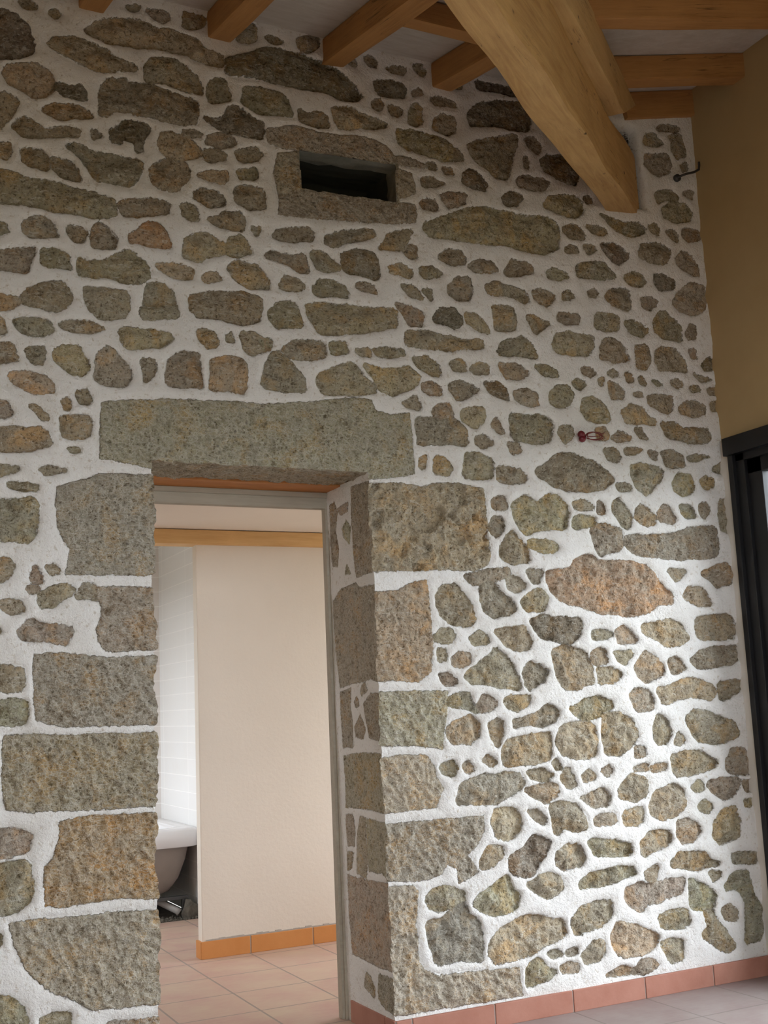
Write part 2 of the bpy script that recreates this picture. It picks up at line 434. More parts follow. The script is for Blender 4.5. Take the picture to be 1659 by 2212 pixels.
# ------------------------------------------------------------------ the stone wall
# stones outlined in wall coordinates: colour letter, then x z pairs in millimetres on the wall face (y = 0).
# a leading Q marks a dressed jamb block, L the lintel, N the blocks round the little wall niche.
FRONT = """d 548 4021 588 4021 628 4008 664 3977 676 3940 688 3884 676 3862 618 3832 550 3820
b 634 4078 669 4094 701 4065 657 4058
b 752 4048 769 4072 793 4061 776 4037
t 746 3917 764 3941 830 3963 878 3967 933 3953 982 3937 1026 3913 1095 3902 1101 3886 945 3845 896 3861 848 3874 788 3893
t 896 4012 903 4030 952 4066 1046 4095 1109 4104 1173 4091 1258 4094 1350 4084 1390 4044 1464 4032 1470 3984 1395 3982 1296 4005 1198 4007 1083 3988 983 3978 939 3995
g 1059 4157 1110 4173 1097 4149 1071 4146
g 1139 4166 1174 4175 1226 4170 1242 4150 1213 4128 1167 4138
b 1299 4184 1339 4191 1392 4193 1392 4157 1351 4133 1298 4124
g 1535 4155 1571 4200 1613 4199 1617 4139 1576 4115 1534 4116
t 579 3769 602 3796 653 3814 706 3816 753 3803 765 3776 768 3731 741 3697 695 3680 654 3701 602 3722 591 3746
d 771 3745 800 3761 824 3750 872 3763 890 3737 890 3711 848 3705 806 3713
b 1136 3911 1159 3940 1211 3961 1263 3966 1302 3947 1341 3921 1367 3871 1373 3844 1327 3842 1261 3849 1203 3860 1133 3849
b 957 3778 982 3813 1044 3833 1075 3819 1171 3833 1203 3823 1254 3813 1346 3804 1358 3758 1344 3701 1285 3689 1201 3686 1125 3695 1056 3701 1000 3687 975 3662 945 3659 951 3730
b 1407 3900 1448 3923 1475 3915 1487 3868 1487 3833 1405 3806 1400 3850
d 1484 4022 1567 4060 1695 4117 1802 4119 1934 4105 2011 4082 2076 4024 2109 3986 2096 3957 2017 3952 1928 3967 1819 3959 1712 3958 1606 3957 1482 3952
t 552 3673 597 3676 631 3658 626 3625 604 3582 576 3538 553 3534
o 730 3636 765 3659 800 3673 860 3672 908 3658 914 3640 848 3627 789 3612 748 3620
b 615 3546 632 3568 655 3586 690 3573 736 3553 789 3573 824 3577 866 3575 863 3552 801 3543 742 3526 656 3516
b 914 3584 932 3588 954 3565 920 3546
d 990 3605 1031 3633 1056 3651 1106 3661 1143 3648 1149 3629 1124 3591 1123 3538 1092 3532 1086 3571 1043 3576 1030 3553 993 3553
t 1200 3625 1245 3641 1284 3628 1349 3606 1368 3575 1342 3557 1302 3543 1244 3526 1199 3551 1190 3583
g 1288 3656 1330 3671 1370 3661 1363 3643 1304 3631
g 1396 3652 1443 3672 1497 3668 1516 3647 1496 3630 1442 3620 1389 3620
d 1378 3735 1424 3730 1465 3755 1486 3798 1513 3814 1567 3786 1636 3757 1642 3716 1627 3685 1579 3683 1497 3689 1430 3704
b 1375 3583 1441 3603 1468 3587 1461 3558 1387 3545
b 1516 3609 1604 3639 1618 3621 1632 3616 1610 3585 1535 3571
g 813 3503 854 3517 896 3502 944 3492 1011 3491 1104 3488 1117 3477 1091 3400 1060 3375 1005 3379 932 3379 908 3414 884 3455 848 3490
b 554 3468 605 3468 611 3438 594 3409 555 3415
b 650 3457 690 3462 731 3463 749 3437 743 3392 714 3396 685 3397 656 3414
b 766 3440 801 3440 837 3434 860 3406 872 3369 843 3367 801 3376 772 3403
b 1154 3470 1205 3512 1283 3533 1311 3498 1307 3457 1275 3417 1242 3389 1191 3387 1160 3411
t 1350 3477 1413 3502 1473 3509 1476 3479 1452 3454 1386 3463
b 1520 3524 1575 3544 1602 3542 1601 3507 1533 3488
b 555 3359 606 3361 663 3343 755 3340 860 3329 932 3321 1004 3304 1010 3250 974 3232 920 3223 860 3227 773 3232 692 3238 607 3237 557 3238
b 1014 3296 1072 3318 1165 3340 1222 3329 1219 3289 1140 3267 1071 3253 1041 3255
g 1339 3395 1372 3417 1424 3409 1454 3393 1456 3360 1397 3347 1335 3367
b 1515 3448 1600 3465 1634 3450 1639 3382 1597 3362 1550 3368 1507 3395
b 1280 3332 1306 3349 1338 3334 1347 3282 1311 3270 1279 3292
b 1386 3288 1435 3303 1462 3327 1516 3335 1542 3312 1538 3264 1474 3262 1422 3267
g 658 3158 692 3185 738 3189 767 3175 790 3128 744 3118 687 3110 659 3127
b 819 3167 860 3170 890 3161 887 3117 855 3112 831 3131
b 923 3179 944 3198 980 3181 1016 3148 1004 3114 967 3106 920 3106 914 3133
o 1065 3162 1089 3191 1139 3234 1177 3237 1214 3196 1239 3148 1176 3142 1101 3141 1071 3146
t 1283 3154 1297 3189 1329 3213 1381 3224 1420 3210 1459 3186 1452 3151 1419 3137 1373 3121 1347 3104 1289 3116
t 1466 3187 1487 3220 1527 3236 1560 3207 1572 3168 1525 3148 1465 3153
g 558 3152 591 3142 605 3113 558 3097
b 1579 3277 1616 3283 1595 3252
b 1660 4163 1696 4171 1738 4159 1724 4145 1681 4146
b 1811 4180 1863 4210 1915 4215 1906 4168 1861 4143 1817 4141
b 2047 4156 2078 4166 2091 4121 2061 4129
b 2139 4169 2178 4189 2200 4167 2191 4143 2161 4144
b 2238 4149 2302 4167 2341 4160 2332 4135 2269 4129
b 2382 4185 2423 4201 2442 4175 2428 4149 2397 4165
d 2180 4065 2251 4092 2314 4086 2340 4061 2326 4020 2263 4015 2200 4006 2183 4036
b 2368 4059 2416 4077 2423 4056 2374 4038
b 2167 3958 2200 3987 2214 3960 2197 3926 2170 3936
b 2245 3958 2292 3968 2318 3951 2297 3924 2258 3924
b 2360 3985 2397 4008 2419 3986 2412 3916 2383 3895 2351 3904
g 2463 4041 2520 4060 2593 4044 2592 4029 2502 4022
g 2478 3952 2524 3980 2588 3966 2585 3904 2542 3881 2479 3899
b 2587 4144 2642 4163 2636 4131 2590 4129
d 2719 4180 2778 4181 2864 4187 2942 4179 2940 4155 2828 4155 2725 4150
t 1965 3884 1992 3904 2059 3914 2104 3900 2164 3883 2232 3866 2208 3847 2116 3833 2003 3807 1978 3831
b 1804 3855 1850 3842 1916 3859 1945 3839 1947 3800 1885 3792 1813 3799
b 1559 3904 1611 3908 1660 3911 1724 3910 1751 3887 1767 3826 1763 3811 1678 3805 1609 3801 1551 3832 1558 3869
t 2278 3845 2349 3863 2428 3859 2525 3854 2563 3824 2568 3756 2518 3747 2439 3763 2344 3768 2298 3789
b 2429 3720 2468 3719 2475 3698 2435 3698
b 2512 3708 2557 3716 2563 3687 2523 3687
b 2397 3643 2457 3654 2516 3634 2471 3615 2402 3603
d 2617 3696 2656 3722 2704 3704 2739 3664 2725 3638 2650 3634 2610 3657
b 2651 3847 2715 3875 2810 3908 2898 3940 2924 3941 2911 3880 2888 3813 2857 3714 2796 3704 2765 3737 2692 3778 2661 3803
b 2580 3819 2611 3794 2621 3765 2576 3757
d 2662 4012 2719 4062 2824 4099 2928 4113 3007 4113 3012 4057 2997 3983 2927 3977 2815 3975 2678 3949 2664 3981
b 2493 3581 2566 3589 2623 3595 2612 3552 2529 3516 2499 3549
b 2382 3522 2451 3548 2472 3500 2400 3496
t 2404 3423 2470 3462 2551 3490 2644 3538 2736 3553 2836 3546 2947 3540 3061 3553 3121 3531 3125 3478 3120 3407 3029 3367 2909 3377 2808 3385 2642 3373 2520 3374 2425 3364 2399 3393
b 1669 3257 1698 3295 1761 3301 1839 3316 1852 3290 1844 3261 1780 3249 1710 3245
b 1909 3281 1976 3316 2050 3334 2140 3350 2146 3326 2048 3291 1944 3248 1912 3257
b 2174 3280 2215 3344 2262 3365 2331 3375 2306 3328 2273 3280 2173 3270
d 2824 3616 2869 3647 2912 3646 2932 3626 2899 3590 2831 3587
d 3038 3832 3094 3874 3167 3891 3212 3895 3262 3840 3267 3793 3246 3749 3191 3748 3130 3769 3061 3797
b 2967 3938 3020 3948 3061 3908 3032 3870 2990 3902
b 2908 3723 2952 3742 3022 3747 3092 3739 3053 3685 2965 3682 2914 3693
b 2955 3841 2973 3844 2978 3790 2960 3787
t 3056 3615 3086 3659 3149 3673 3231 3683 3275 3666 3281 3627 3231 3580 3168 3578 3090 3597
g 3290 3684 3323 3694 3335 3676 3302 3662
g 3776 4140 3809 4168 3930 4179 3907 4153 3805 4138
g 3703 4101 3753 4111 3790 4084 3813 4063 3756 4048 3693 4049
g 3854 4121 3936 4137 3951 4088 3955 4029 3902 4007 3875 4040 3875 4083
g 3691 3982 3751 3997 3833 4016 3857 3961 3843 3925 3770 3887 3722 3904 3686 3931
g 3918 3972 3961 3992 3967 3955 3930 3936
g 3740 3790 3802 3822 3852 3817 3888 3785 3807 3768 3755 3743
g 3927 3821 3985 3839 3985 3793 3951 3808
g 3776 3713 3845 3758 3926 3762 3966 3718 3946 3673 3854 3655 3787 3674
b 3372 3621 3444 3605 3518 3592 3624 3604 3661 3589 3649 3563 3560 3533 3486 3547 3423 3577
b 3682 3608 3722 3619 3744 3593 3727 3566 3690 3585
b 3788 3591 3839 3607 3866 3578 3852 3543 3805 3569
b 3900 3616 3962 3630 4011 3616 3996 3576 3933 3555 3896 3583
b 3153 3505 3191 3534 3236 3533 3279 3500 3267 3475 3195 3472
b 3291 3542 3347 3554 3410 3535 3380 3511 3317 3522
b 559 3033 631 3052 696 3068 691 3027 677 2970 626 2969 560 2969
b 730 3063 779 3073 825 3055 837 3003 797 3001 728 3007
b 866 3045 914 3039 967 3046 1003 3070 1040 3094 1076 3099 1113 3072 1141 3037 1137 3005 1088 2973 1039 2976 979 2991 919 2983 866 2988
t 1169 3067 1225 3074 1289 3070 1320 3058 1307 3027 1250 3019 1206 3039
t 1365 3034 1391 3060 1424 3065 1443 3034 1378 3019
b 1470 3087 1511 3126 1591 3117 1631 3082 1647 3030 1588 3016 1522 3034 1490 3063
b 655 2863 683 2903 745 2933 797 2936 832 2916 843 2886 814 2846 780 2829 734 2836 667 2841
t 561 2864 611 2858 655 2857 650 2845 611 2816 562 2807
g 893 2929 973 2933 1057 2931 1060 2868 1032 2834 978 2821 943 2823 913 2845 896 2880
g 1137 2976 1199 2987 1233 2965 1248 2903 1260 2856 1185 2844 1111 2839 1124 2901
b 1309 2949 1377 2967 1468 2991 1534 2986 1608 2978 1606 2925 1598 2878 1518 2856 1427 2872 1343 2869 1311 2897
g 631 2776 667 2786 718 2792 757 2778 769 2749 729 2727 684 2725 656 2737
g 797 2776 861 2790 907 2795 966 2779 919 2759 849 2758 815 2760
t 1026 2777 1062 2787 1135 2785 1228 2785 1231 2760 1190 2731 1098 2709 1056 2708 1032 2740
b 1339 2807 1380 2815 1412 2805 1418 2754 1379 2744 1348 2772
b 1454 2803 1478 2815 1483 2777 1461 2781
b 1517 2816 1570 2822 1650 2797 1636 2763 1555 2728 1535 2759
b 563 2677 624 2683 641 2622 613 2616 564 2603
b 676 2667 738 2676 733 2619 702 2616 682 2644
t 775 2659 803 2686 861 2698 878 2675 893 2640 904 2610 884 2584 838 2586 781 2629
g 945 2669 978 2703 1008 2682 1043 2648 1067 2601 1049 2562 1013 2553 954 2560 930 2576 936 2626
b 1113 2667 1152 2674 1164 2634 1152 2602 1121 2574 1115 2623
b 1217 2677 1277 2714 1340 2714 1345 2638 1350 2575 1275 2569 1207 2575 1210 2638
t 1391 2693 1462 2707 1508 2704 1540 2682 1531 2571 1459 2571 1388 2565 1390 2629
t 614 2560 674 2577 730 2565 770 2538 775 2509 742 2500 686 2507 636 2527
b 864 2513 896 2525 913 2496 907 2471 872 2472
b 810 2479 827 2483 832 2451 818 2449
b 692 2452 725 2439 753 2406 731 2405
g 566 2457 604 2454 626 2415 599 2401 567 2401
b 567 2352 638 2360 731 2366 754 2347 762 2307 715 2292 649 2276 568 2277
g 798 2412 850 2419 901 2420 910 2387 901 2339 816 2333 804 2380
b 821 2298 872 2301 872 2284 838 2279
b 569 2217 639 2215 650 2210 607 2188 569 2177
b 724 2211 765 2219 821 2213 777 2202 749 2195
b 623 2154 667 2156 721 2150 716 2135 650 2133 623 2143
g 568 2781 590 2760 598 2728 568 2716
g 1636 3170 1668 3192 1729 3180 1806 3187 1819 3154 1825 3114 1783 3115 1742 3144 1680 3156 1639 3157
b 1842 3206 1892 3216 1927 3183 1976 3155 1911 3132 1861 3139 1848 3179
d 1983 3218 2046 3245 2120 3248 2152 3213 2157 3150 2144 3127 2078 3140 1998 3147 1985 3184
b 2467 3278 2509 3313 2573 3319 2608 3290 2594 3259 2521 3249 2466 3263
b 2288 3275 2320 3308 2351 3306 2348 3254 2317 3250
t 2211 3193 2284 3210 2321 3186 2312 3160 2221 3166
b 2369 3207 2424 3221 2478 3203 2454 3182 2390 3166 2368 3185
b 2618 3254 2660 3286 2743 3286 2774 3253 2731 3236 2649 3229
b 2815 3251 2852 3309 2921 3310 2967 3294 2961 3270 2874 3247 2823 3237
b 1698 3050 1726 3087 1768 3079 1802 3053 1787 3031 1697 3030
b 1848 3055 1874 3089 1938 3098 1981 3079 2001 3047 2000 3029 1928 3031 1885 3019 1850 3031
b 2050 3091 2099 3104 2135 3084 2141 3060 2075 3070
b 2264 3114 2310 3124 2348 3103 2369 3059 2308 3070
b 2375 3107 2418 3112 2412 3064
b 2506 3137 2549 3190 2614 3195 2627 3145 2615 3085 2551 3085 2504 3108
b 2702 3169 2761 3188 2860 3174 2918 3159 2929 3130 2906 3112 2824 3140 2707 3129
b 1646 2923 1675 2963 1751 2975 1770 2951 1789 2872 1733 2866 1678 2860 1652 2890
t 1806 2975 1905 2987 2072 2989 2236 2998 2235 2920 2149 2900 2030 2874 1958 2866 1865 2856 1839 2904 1812 2942
b 2233 3029 2275 3027 2361 2998 2362 2941 2301 2938 2265 2980
d 2423 2991 2460 3031 2524 3042 2562 3006 2568 2978 2526 2945 2480 2958 2429 2963
t 2583 3023 2635 3022 2697 2978 2703 2942 2647 2954 2593 2988
b 2728 3077 2836 3082 2850 3031 2845 2972 2745 2961 2740 3004
b 2276 2904 2376 2914 2531 2898 2660 2901 2666 2873 2569 2859 2489 2841 2372 2840 2277 2841
b 2746 2859 2774 2905 2825 2925 2892 2917 2931 2877 2954 2850 2819 2851
g 1696 2769 1752 2804 1878 2817 1891 2788 1882 2750 1805 2733 1736 2736
b 1913 2817 1977 2821 1998 2792 1997 2778 1918 2764
b 2034 2796 2093 2805 2099 2781 2055 2777
b 2115 2810 2167 2816 2264 2815 2263 2797 2195 2780 2136 2785
b 2308 2788 2370 2797 2430 2771 2434 2715 2381 2731 2329 2748
g 1619 2676 1648 2738 1682 2754 1715 2731 1755 2675 1788 2645 1793 2592 1711 2589 1604 2603
t 1851 2670 1923 2704 2003 2738 2024 2726 2065 2676 2114 2639 2113 2619 2025 2598 1961 2593 1870 2599 1850 2630
t 2060 2737 2133 2723 2177 2720 2276 2746 2334 2706 2317 2670 2255 2634 2194 2618 2143 2628 2116 2680
b 2493 2781 2541 2803 2571 2777 2566 2748 2515 2751
b 2595 2765 2645 2798 2693 2788 2682 2751 2617 2746
b 2347 2673 2386 2683 2439 2659 2437 2631 2391 2631 2354 2645
b 2479 2684 2527 2699 2598 2690 2628 2668 2570 2628 2514 2616 2489 2649
d 2663 2707 2728 2712 2775 2680 2788 2638 2748 2642 2692 2666
b 2244 2581 2314 2614 2334 2574 2326 2560 2259 2565
b 2395 2558 2427 2588 2466 2591 2494 2545 2454 2528 2401 2531
t 2534 2562 2591 2580 2647 2591 2652 2535 2609 2493 2540 2520
b 2690 2516 2717 2554 2753 2485 2736 2477
g 2309 2517 2431 2526 2509 2528 2560 2472 2557 2416 2440 2413 2317 2398 2306 2462
b 2606 2447 2647 2464 2693 2432 2643 2407 2612 2420
b 2770 2436 2823 2432 2837 2405 2786 2388
b 2321 2334 2345 2349 2335 2301 2319 2300
b 2394 2351 2436 2347 2480 2308 2455 2276 2386 2276
g 2542 2374 2602 2381 2679 2350 2674 2276 2610 2266 2532 2269
b 2705 2323 2781 2324 2813 2304 2843 2263 2810 2255 2705 2260
g 1526 2824 1596 2811 1643 2803 1649 2777 1621 2748 1561 2762 1542 2786
b 3163 3413 3192 3433 3227 3422 3230 3403 3162 3397
b 3269 3444 3311 3450 3336 3426 3289 3407
d 3367 3466 3432 3475 3506 3461 3540 3426 3519 3403 3469 3373 3416 3401 3382 3432
b 3601 3467 3633 3504 3741 3519 3798 3503 3793 3453 3750 3414 3672 3408 3607 3427
g 3838 3459 3877 3497 3935 3481 3965 3435 3975 3387 3944 3379 3886 3400 3840 3427
b 3051 3274 3084 3302 3127 3288 3169 3267 3115 3252 3054 3259
b 3215 3331 3293 3357 3377 3372 3402 3344 3445 3310 3434 3293 3314 3281 3224 3281
b 3496 3309 3561 3353 3616 3332 3628 3306 3592 3281 3535 3278
d 3686 3357 3744 3353 3814 3329 3801 3295 3716 3273 3691 3310
b 2961 3172 2997 3191 3057 3183 3077 3163 3034 3116 3000 3116 2967 3142
b 3131 3177 3163 3197 3188 3177 3160 3158 3129 3158
b 3276 3210 3309 3230 3330 3205 3315 3188 3279 3191
b 3374 3191 3410 3235 3514 3256 3522 3185 3518 3150 3439 3152 3387 3177
b 3591 3217 3654 3229 3695 3206 3647 3161 3600 3171
g 3788 3217 3844 3280 3909 3333 3998 3324 4012 3268 3984 3199 3920 3168 3842 3175
b 2784 3053 2834 3052 2846 2990 2762 2977
b 2913 3046 2960 3051 3044 3023 2999 2996 2954 2968 2932 3011
b 3090 3058 3102 3090 3154 3085 3211 3080 3208 3045 3132 3033
g 3312 3103 3380 3110 3439 3101 3438 3043 3391 3026 3301 3032
b 3478 3075 3527 3092 3582 3082 3622 3055 3585 3016 3502 3034
b 3660 3107 3704 3155 3743 3164 3797 3122 3832 3085 3825 3021 3709 3025 3665 3060
b 3859 3064 3894 3112 3923 3103 3916 3038 3866 3033
b 2803 2908 2868 2944 2916 2920 2955 2864 2819 2851 2749 2848
t 3044 2918 3066 2969 3120 2990 3199 2987 3279 2987 3274 2934 3244 2893 3163 2885 3068 2887
b 3323 2931 3351 2983 3396 2984 3457 2952 3485 2900 3469 2880 3386 2872 3318 2877
b 3533 2967 3590 2977 3616 2952 3610 2889 3588 2856 3532 2858 3528 2912
b 3654 2948 3704 2977 3781 2976 3834 2926 3842 2863 3741 2870 3673 2860 3649 2901
b 3874 2974 3900 2984 3914 2938 3885 2939
d 3945 2905 3995 2949 4023 2928 4008 2886 3958 2886
b 3886 2859 3933 2844 4002 2838 3931 2823
b 2942 2812 3002 2817 3060 2793 3058 2767 2990 2768
b 2750 2801 2816 2811 2874 2798 2905 2771 2861 2746 2786 2735 2764 2766
b 3206 2821 3255 2822 3281 2805 3253 2791 3209 2802
b 3152 2749 3180 2766 3218 2751 3185 2722 3159 2731
b 3295 2772 3324 2786 3312 2755
b 3353 2812 3382 2829 3408 2813 3379 2799
b 3458 2817 3482 2827 3502 2790 3469 2784
b 3536 2805 3555 2810 3579 2774 3543 2782
b 3615 2800 3685 2787 3655 2780
b 3734 2806 3774 2818 3820 2798 3779 2775 3742 2788
b 3853 2785 3898 2793 3916 2775 3865 2762
b 3966 2783 4007 2794 4014 2767 3974 2763
b 3353 2766 3403 2763 3436 2727 3424 2696 3369 2688 3354 2724
b 3018 2693 3063 2726 3116 2731 3147 2689 3117 2642 3055 2626 3018 2649
b 2823 2677 2874 2696 2940 2672 2949 2629 2893 2614 2829 2641
b 3500 2725 3539 2739 3555 2714 3518 2715
b 3583 2716 3641 2729 3736 2728 3735 2674 3707 2641 3643 2659 3588 2678
b 3768 2669 3810 2707 3889 2713 3936 2693 3927 2657 3861 2636 3785 2646
b 3972 2708 4019 2719 4009 2679 3979 2676
b 3184 2617 3207 2671 3252 2690 3304 2664 3336 2621 3341 2580 3286 2565 3208 2582
t 3417 2627 3476 2669 3540 2659 3582 2616 3618 2603 3616 2580 3523 2581 3440 2579
b 3660 2595 3741 2597 3776 2568 3874 2575 3933 2579 3953 2541 3936 2516 3836 2502 3751 2512 3677 2531
g 2787 2577 2882 2573 2983 2573 3022 2539 2999 2458 2914 2445 2791 2455
b 3056 2534 3126 2539 3121 2487 3075 2455 3045 2497
b 3265 2534 3310 2540 3335 2516 3323 2485 3270 2489
b 3347 2498 3399 2531 3461 2509 3459 2494 3386 2482
b 3492 2549 3530 2555 3566 2501 3516 2509
b 3301 2439 3381 2437 3392 2408 3367 2380 3323 2389
b 3423 2447 3529 2453 3471 2427 3425 2421
b 3560 2440 3611 2443 3598 2404 3571 2418
b 3635 2444 3707 2456 3762 2436 3775 2383 3660 2373 3646 2414
b 3799 2427 3859 2442 3936 2438 3856 2414 3807 2415
b 2912 2316 2974 2355 3036 2395 3123 2403 3208 2383 3292 2335 3346 2294 3284 2254 3195 2236 3074 2234 2983 2263 2927 2288
g 3451 2366 3522 2381 3639 2353 3625 2307 3555 2251 3525 2228 3482 2256 3452 2321
b 3357 2272 3412 2282 3441 2254 3372 2247
t 3690 2295 3733 2343 3799 2338 3823 2293 3790 2254 3750 2237 3696 2265
b 3868 2311 3895 2331 3943 2326 3939 2291 3889 2277
b 3948 2369 4012 2411 4012 2364
b 2756 2308 2821 2312 2852 2278 2842 2263 2760 2259
g 570 2092 640 2089 694 2097 716 2078 717 2015 706 1969 685 1940 652 1942 614 1950 572 1946
b 573 1873 621 1871 639 1849 621 1821 600 1799 574 1793
b 694 1811 712 1853 723 1822 734 1794 702 1794
b 750 1851 778 1860 797 1834 767 1823
b 686 1771 707 1777 724 1763 702 1759
b 724 1749 773 1772 822 1792 850 1767 839 1750 806 1733 773 1704 735 1699 721 1721
b 873 1772 895 1790 932 1773 932 1733 901 1736 861 1733
g 585 1716 617 1727 659 1721 670 1694 644 1680 612 1694
g 650 1611 692 1655 746 1638 834 1628 845 1606 817 1570 768 1579 714 1588 666 1589
g 577 1487 624 1488 669 1482 672 1430 657 1409 609 1411 578 1417
g 579 1374 646 1374 678 1365 686 1327 679 1289 637 1286 580 1291
b 576 1631 591 1628 597 1612 576 1606
Qg 788 2144 895 2179 936 2201 1142 2208 1143 2004 1145 1827 1032 1823 895 1824 822 1823 828 1858 839 1915 816 1949 794 1994 785 2081
Qb 932 1773 1020 1776 1140 1774 1155 1756 1148 1698 1148 1640 1130 1588 1129 1548 1059 1540 968 1542 940 1574 934 1619 951 1664 951 1704 932 1738
Qb 709 1533 806 1534 968 1514 1077 1514 1141 1516 1146 1490 1145 1393 1136 1319 1141 1263 973 1273 807 1273 721 1304 713 1380 707 1462
Qt 2065 2214 2198 2223 2316 2215 2392 2232 2499 2237 2623 2218 2632 2115 2630 2026 2643 1924 2625 1883 2561 1858 2438 1860 2237 1855 2068 1849 2061 2011
Qt 2074 1760 2175 1763 2249 1799 2316 1813 2323 1747 2329 1643 2333 1527 2317 1431 2256 1391 2142 1401 2093 1396 2079 1487 2082 1613
Qg 2087 1352 2225 1348 2389 1345 2389 1288 2374 1225 2361 1181 2353 1113 2242 1134 2094 1142 2087 1207
b 2668 2175 2729 2188 2742 2154 2729 2129 2673 2130
t 2771 2155 2839 2192 2911 2164 2964 2205 3014 2203 3061 2159 3071 2123 3044 2051 2918 2048 2834 2021 2796 2051 2775 2106
b 2644 2054 2671 2096 2710 2090 2723 2049 2681 2010 2650 2026
b 2700 1952 2728 2008 2762 2033 2799 1989 2837 1955 2845 1900 2751 1885 2706 1918
t 2840 1993 2923 1999 2988 1986 3003 1965 2960 1944 2886 1953 2838 1969
b 2506 1838 2583 1842 2639 1863 2730 1861 2732 1844 2683 1823 2644 1816 2596 1808 2549 1795
g 2579 1788 2636 1815 2673 1782 2702 1745 2741 1735 2753 1687 2720 1667 2641 1658 2603 1681 2584 1741
g 2720 1830 2779 1827 2817 1790 2767 1765 2728 1779
g 2826 1862 2912 1859 2883 1804 2858 1804
b 2364 1747 2389 1790 2465 1797 2500 1748 2532 1708 2547 1642 2507 1619 2424 1629 2389 1669 2366 1708
t 2788 1728 2848 1769 2889 1780 2931 1742 2906 1687 2817 1680
b 2340 1578 2378 1607 2423 1603 2444 1574 2420 1548 2345 1549
g 2515 1566 2559 1599 2597 1582 2606 1548 2532 1540
b 2640 1598 2715 1604 2796 1616 2823 1552 2820 1518 2748 1509 2687 1540
b 2358 1520 2396 1522 2397 1474 2363 1471
b 2427 1486 2462 1505 2514 1497 2512 1458 2466 1440 2429 1454
g 2482 1407 2526 1438 2590 1483 2639 1515 2683 1487 2727 1440 2754 1380 2751 1340 2674 1352 2567 1372 2514 1374
b 2778 1425 2816 1461 2871 1443 2909 1415 2873 1369 2807 1338 2785 1365
b 2360 1417 2397 1419 2439 1382 2394 1371 2366 1391
b 2368 1302 2444 1331 2489 1329 2505 1290 2537 1256 2493 1274 2404 1281
b 2531 1276 2564 1327 2602 1312 2634 1285 2598 1254 2544 1250
b 2670 1297 2710 1312 2793 1312 2795 1282 2729 1252 2684 1270
t 2376 1187 2430 1223 2498 1242 2534 1205 2523 1154 2483 1125 2402 1129
b 2579 1203 2626 1220 2652 1206 2645 1155 2626 1104 2591 1151
b 2707 1214 2750 1215 2823 1232 2890 1269 2929 1254 2952 1233 2925 1201 2851 1181 2788 1197 2708 1178
b 3099 2174 3156 2187 3214 2161 3204 2146 3118 2146
b 3239 2190 3269 2181 3282 2138 3238 2132
b 3097 2103 3133 2114 3219 2114 3215 2070 3094 2060
b 3322 2183 3360 2210 3401 2171 3432 2121 3409 2069 3374 2075 3327 2139
b 3454 2158 3492 2178 3561 2132 3557 2095 3510 2079 3450 2114
b 3579 2125 3617 2186 3657 2165 3685 2121 3669 2098 3586 2103
b 3716 2186 3791 2178 3805 2133 3756 2124 3731 2153
b 3840 2191 3880 2204 3905 2167 3872 2127 3840 2149
g 3970 2223 4030 2225 4033 2163 4025 2055 3954 2084
g 3188 2055 3233 2074 3286 2080 3363 2053 3375 1995 3346 1965 3274 1949 3237 1931 3207 1977
b 3383 2028 3514 2035 3663 2046 3770 2075 3925 2083 3943 1985 3918 1939 3744 1929 3540 1932 3433 1949 3383 1988
O 2931 1859 3061 1868 3081 1911 3177 1937 3218 1906 3340 1907 3473 1895 3524 1859 3564 1809 3632 1750 3628 1714 3545 1707 3477 1667 3335 1661 3222 1672 3106 1707 2999 1728 2945 1776 2931 1818
b 3617 1875 3738 1873 3686 1824 3658 1824
b 3818 1862 3912 1894 3982 1906 4006 1857 3990 1812 3910 1788 3876 1826
t 3701 1751 3738 1788 3833 1784 3871 1706 3776 1707 3714 1736
d 2828 1640 2894 1660 2967 1649 3092 1648 3107 1617 3086 1569 3033 1535 2951 1550 2871 1568 2842 1606
b 3164 1589 3224 1591 3274 1573 3238 1556 3165 1554
g 3284 1587 3330 1611 3371 1586 3407 1543 3304 1527
t 3445 1614 3536 1624 3602 1641 3672 1612 3708 1553 3663 1525 3570 1516 3520 1552 3450 1578
b 3759 1640 3865 1655 3981 1654 4002 1587 3978 1546 3881 1544 3795 1538 3760 1560
b 2935 1503 2998 1522 3064 1510 3112 1486 3140 1423 3143 1361 3049 1333 2983 1336 2955 1394 2944 1455
b 3146 1485 3191 1512 3224 1497 3227 1442 3159 1436
b 3267 1496 3379 1487 3330 1432 3289 1461
t 3165 1419 3243 1424 3309 1394 3254 1358 3177 1353
b 3382 1424 3442 1490 3493 1471 3542 1420 3529 1378 3437 1352 3395 1382
b 3581 1448 3620 1465 3654 1446 3677 1402 3593 1387
b 3710 1445 3770 1487 3886 1503 3992 1505 4028 1475 3983 1431 3866 1412 3752 1404
t 3491 1316 3560 1327 3625 1347 3737 1358 3827 1326 3847 1289 3810 1258 3701 1280 3618 1276 3525 1251
b 3866 1336 4002 1343 3996 1299 3875 1249
b 3335 1300 3372 1323 3450 1310 3469 1274 3459 1226 3362 1223
b 3001 1251 3086 1281 3163 1299 3228 1269 3235 1248 3155 1211 3087 1200 3039 1222
Qb 606 1250 648 1251 807 1243 917 1240 1017 1235 1138 1238 1152 1212 1153 1077 1152 972 1055 974 905 977 808 982 702 985 619 997 608 1086
Qo 803 940 884 952 1027 949 1146 945 1154 862 1153 743 1149 641 1025 662 916 661 809 654 756 663 751 730 750 793 782 821 803 893
Qg 633 615 731 619 836 612 970 613 1148 603 1153 555 1158 506 1147 491 1164 452 1162 294 1122 284 1023 294 915 297 852 339 758 392 690 462 654 537
g 584 932 640 927 703 909 698 876 687 851 631 840 585 839
g 585 811 677 820 698 803 706 740 699 679 653 649 587 656
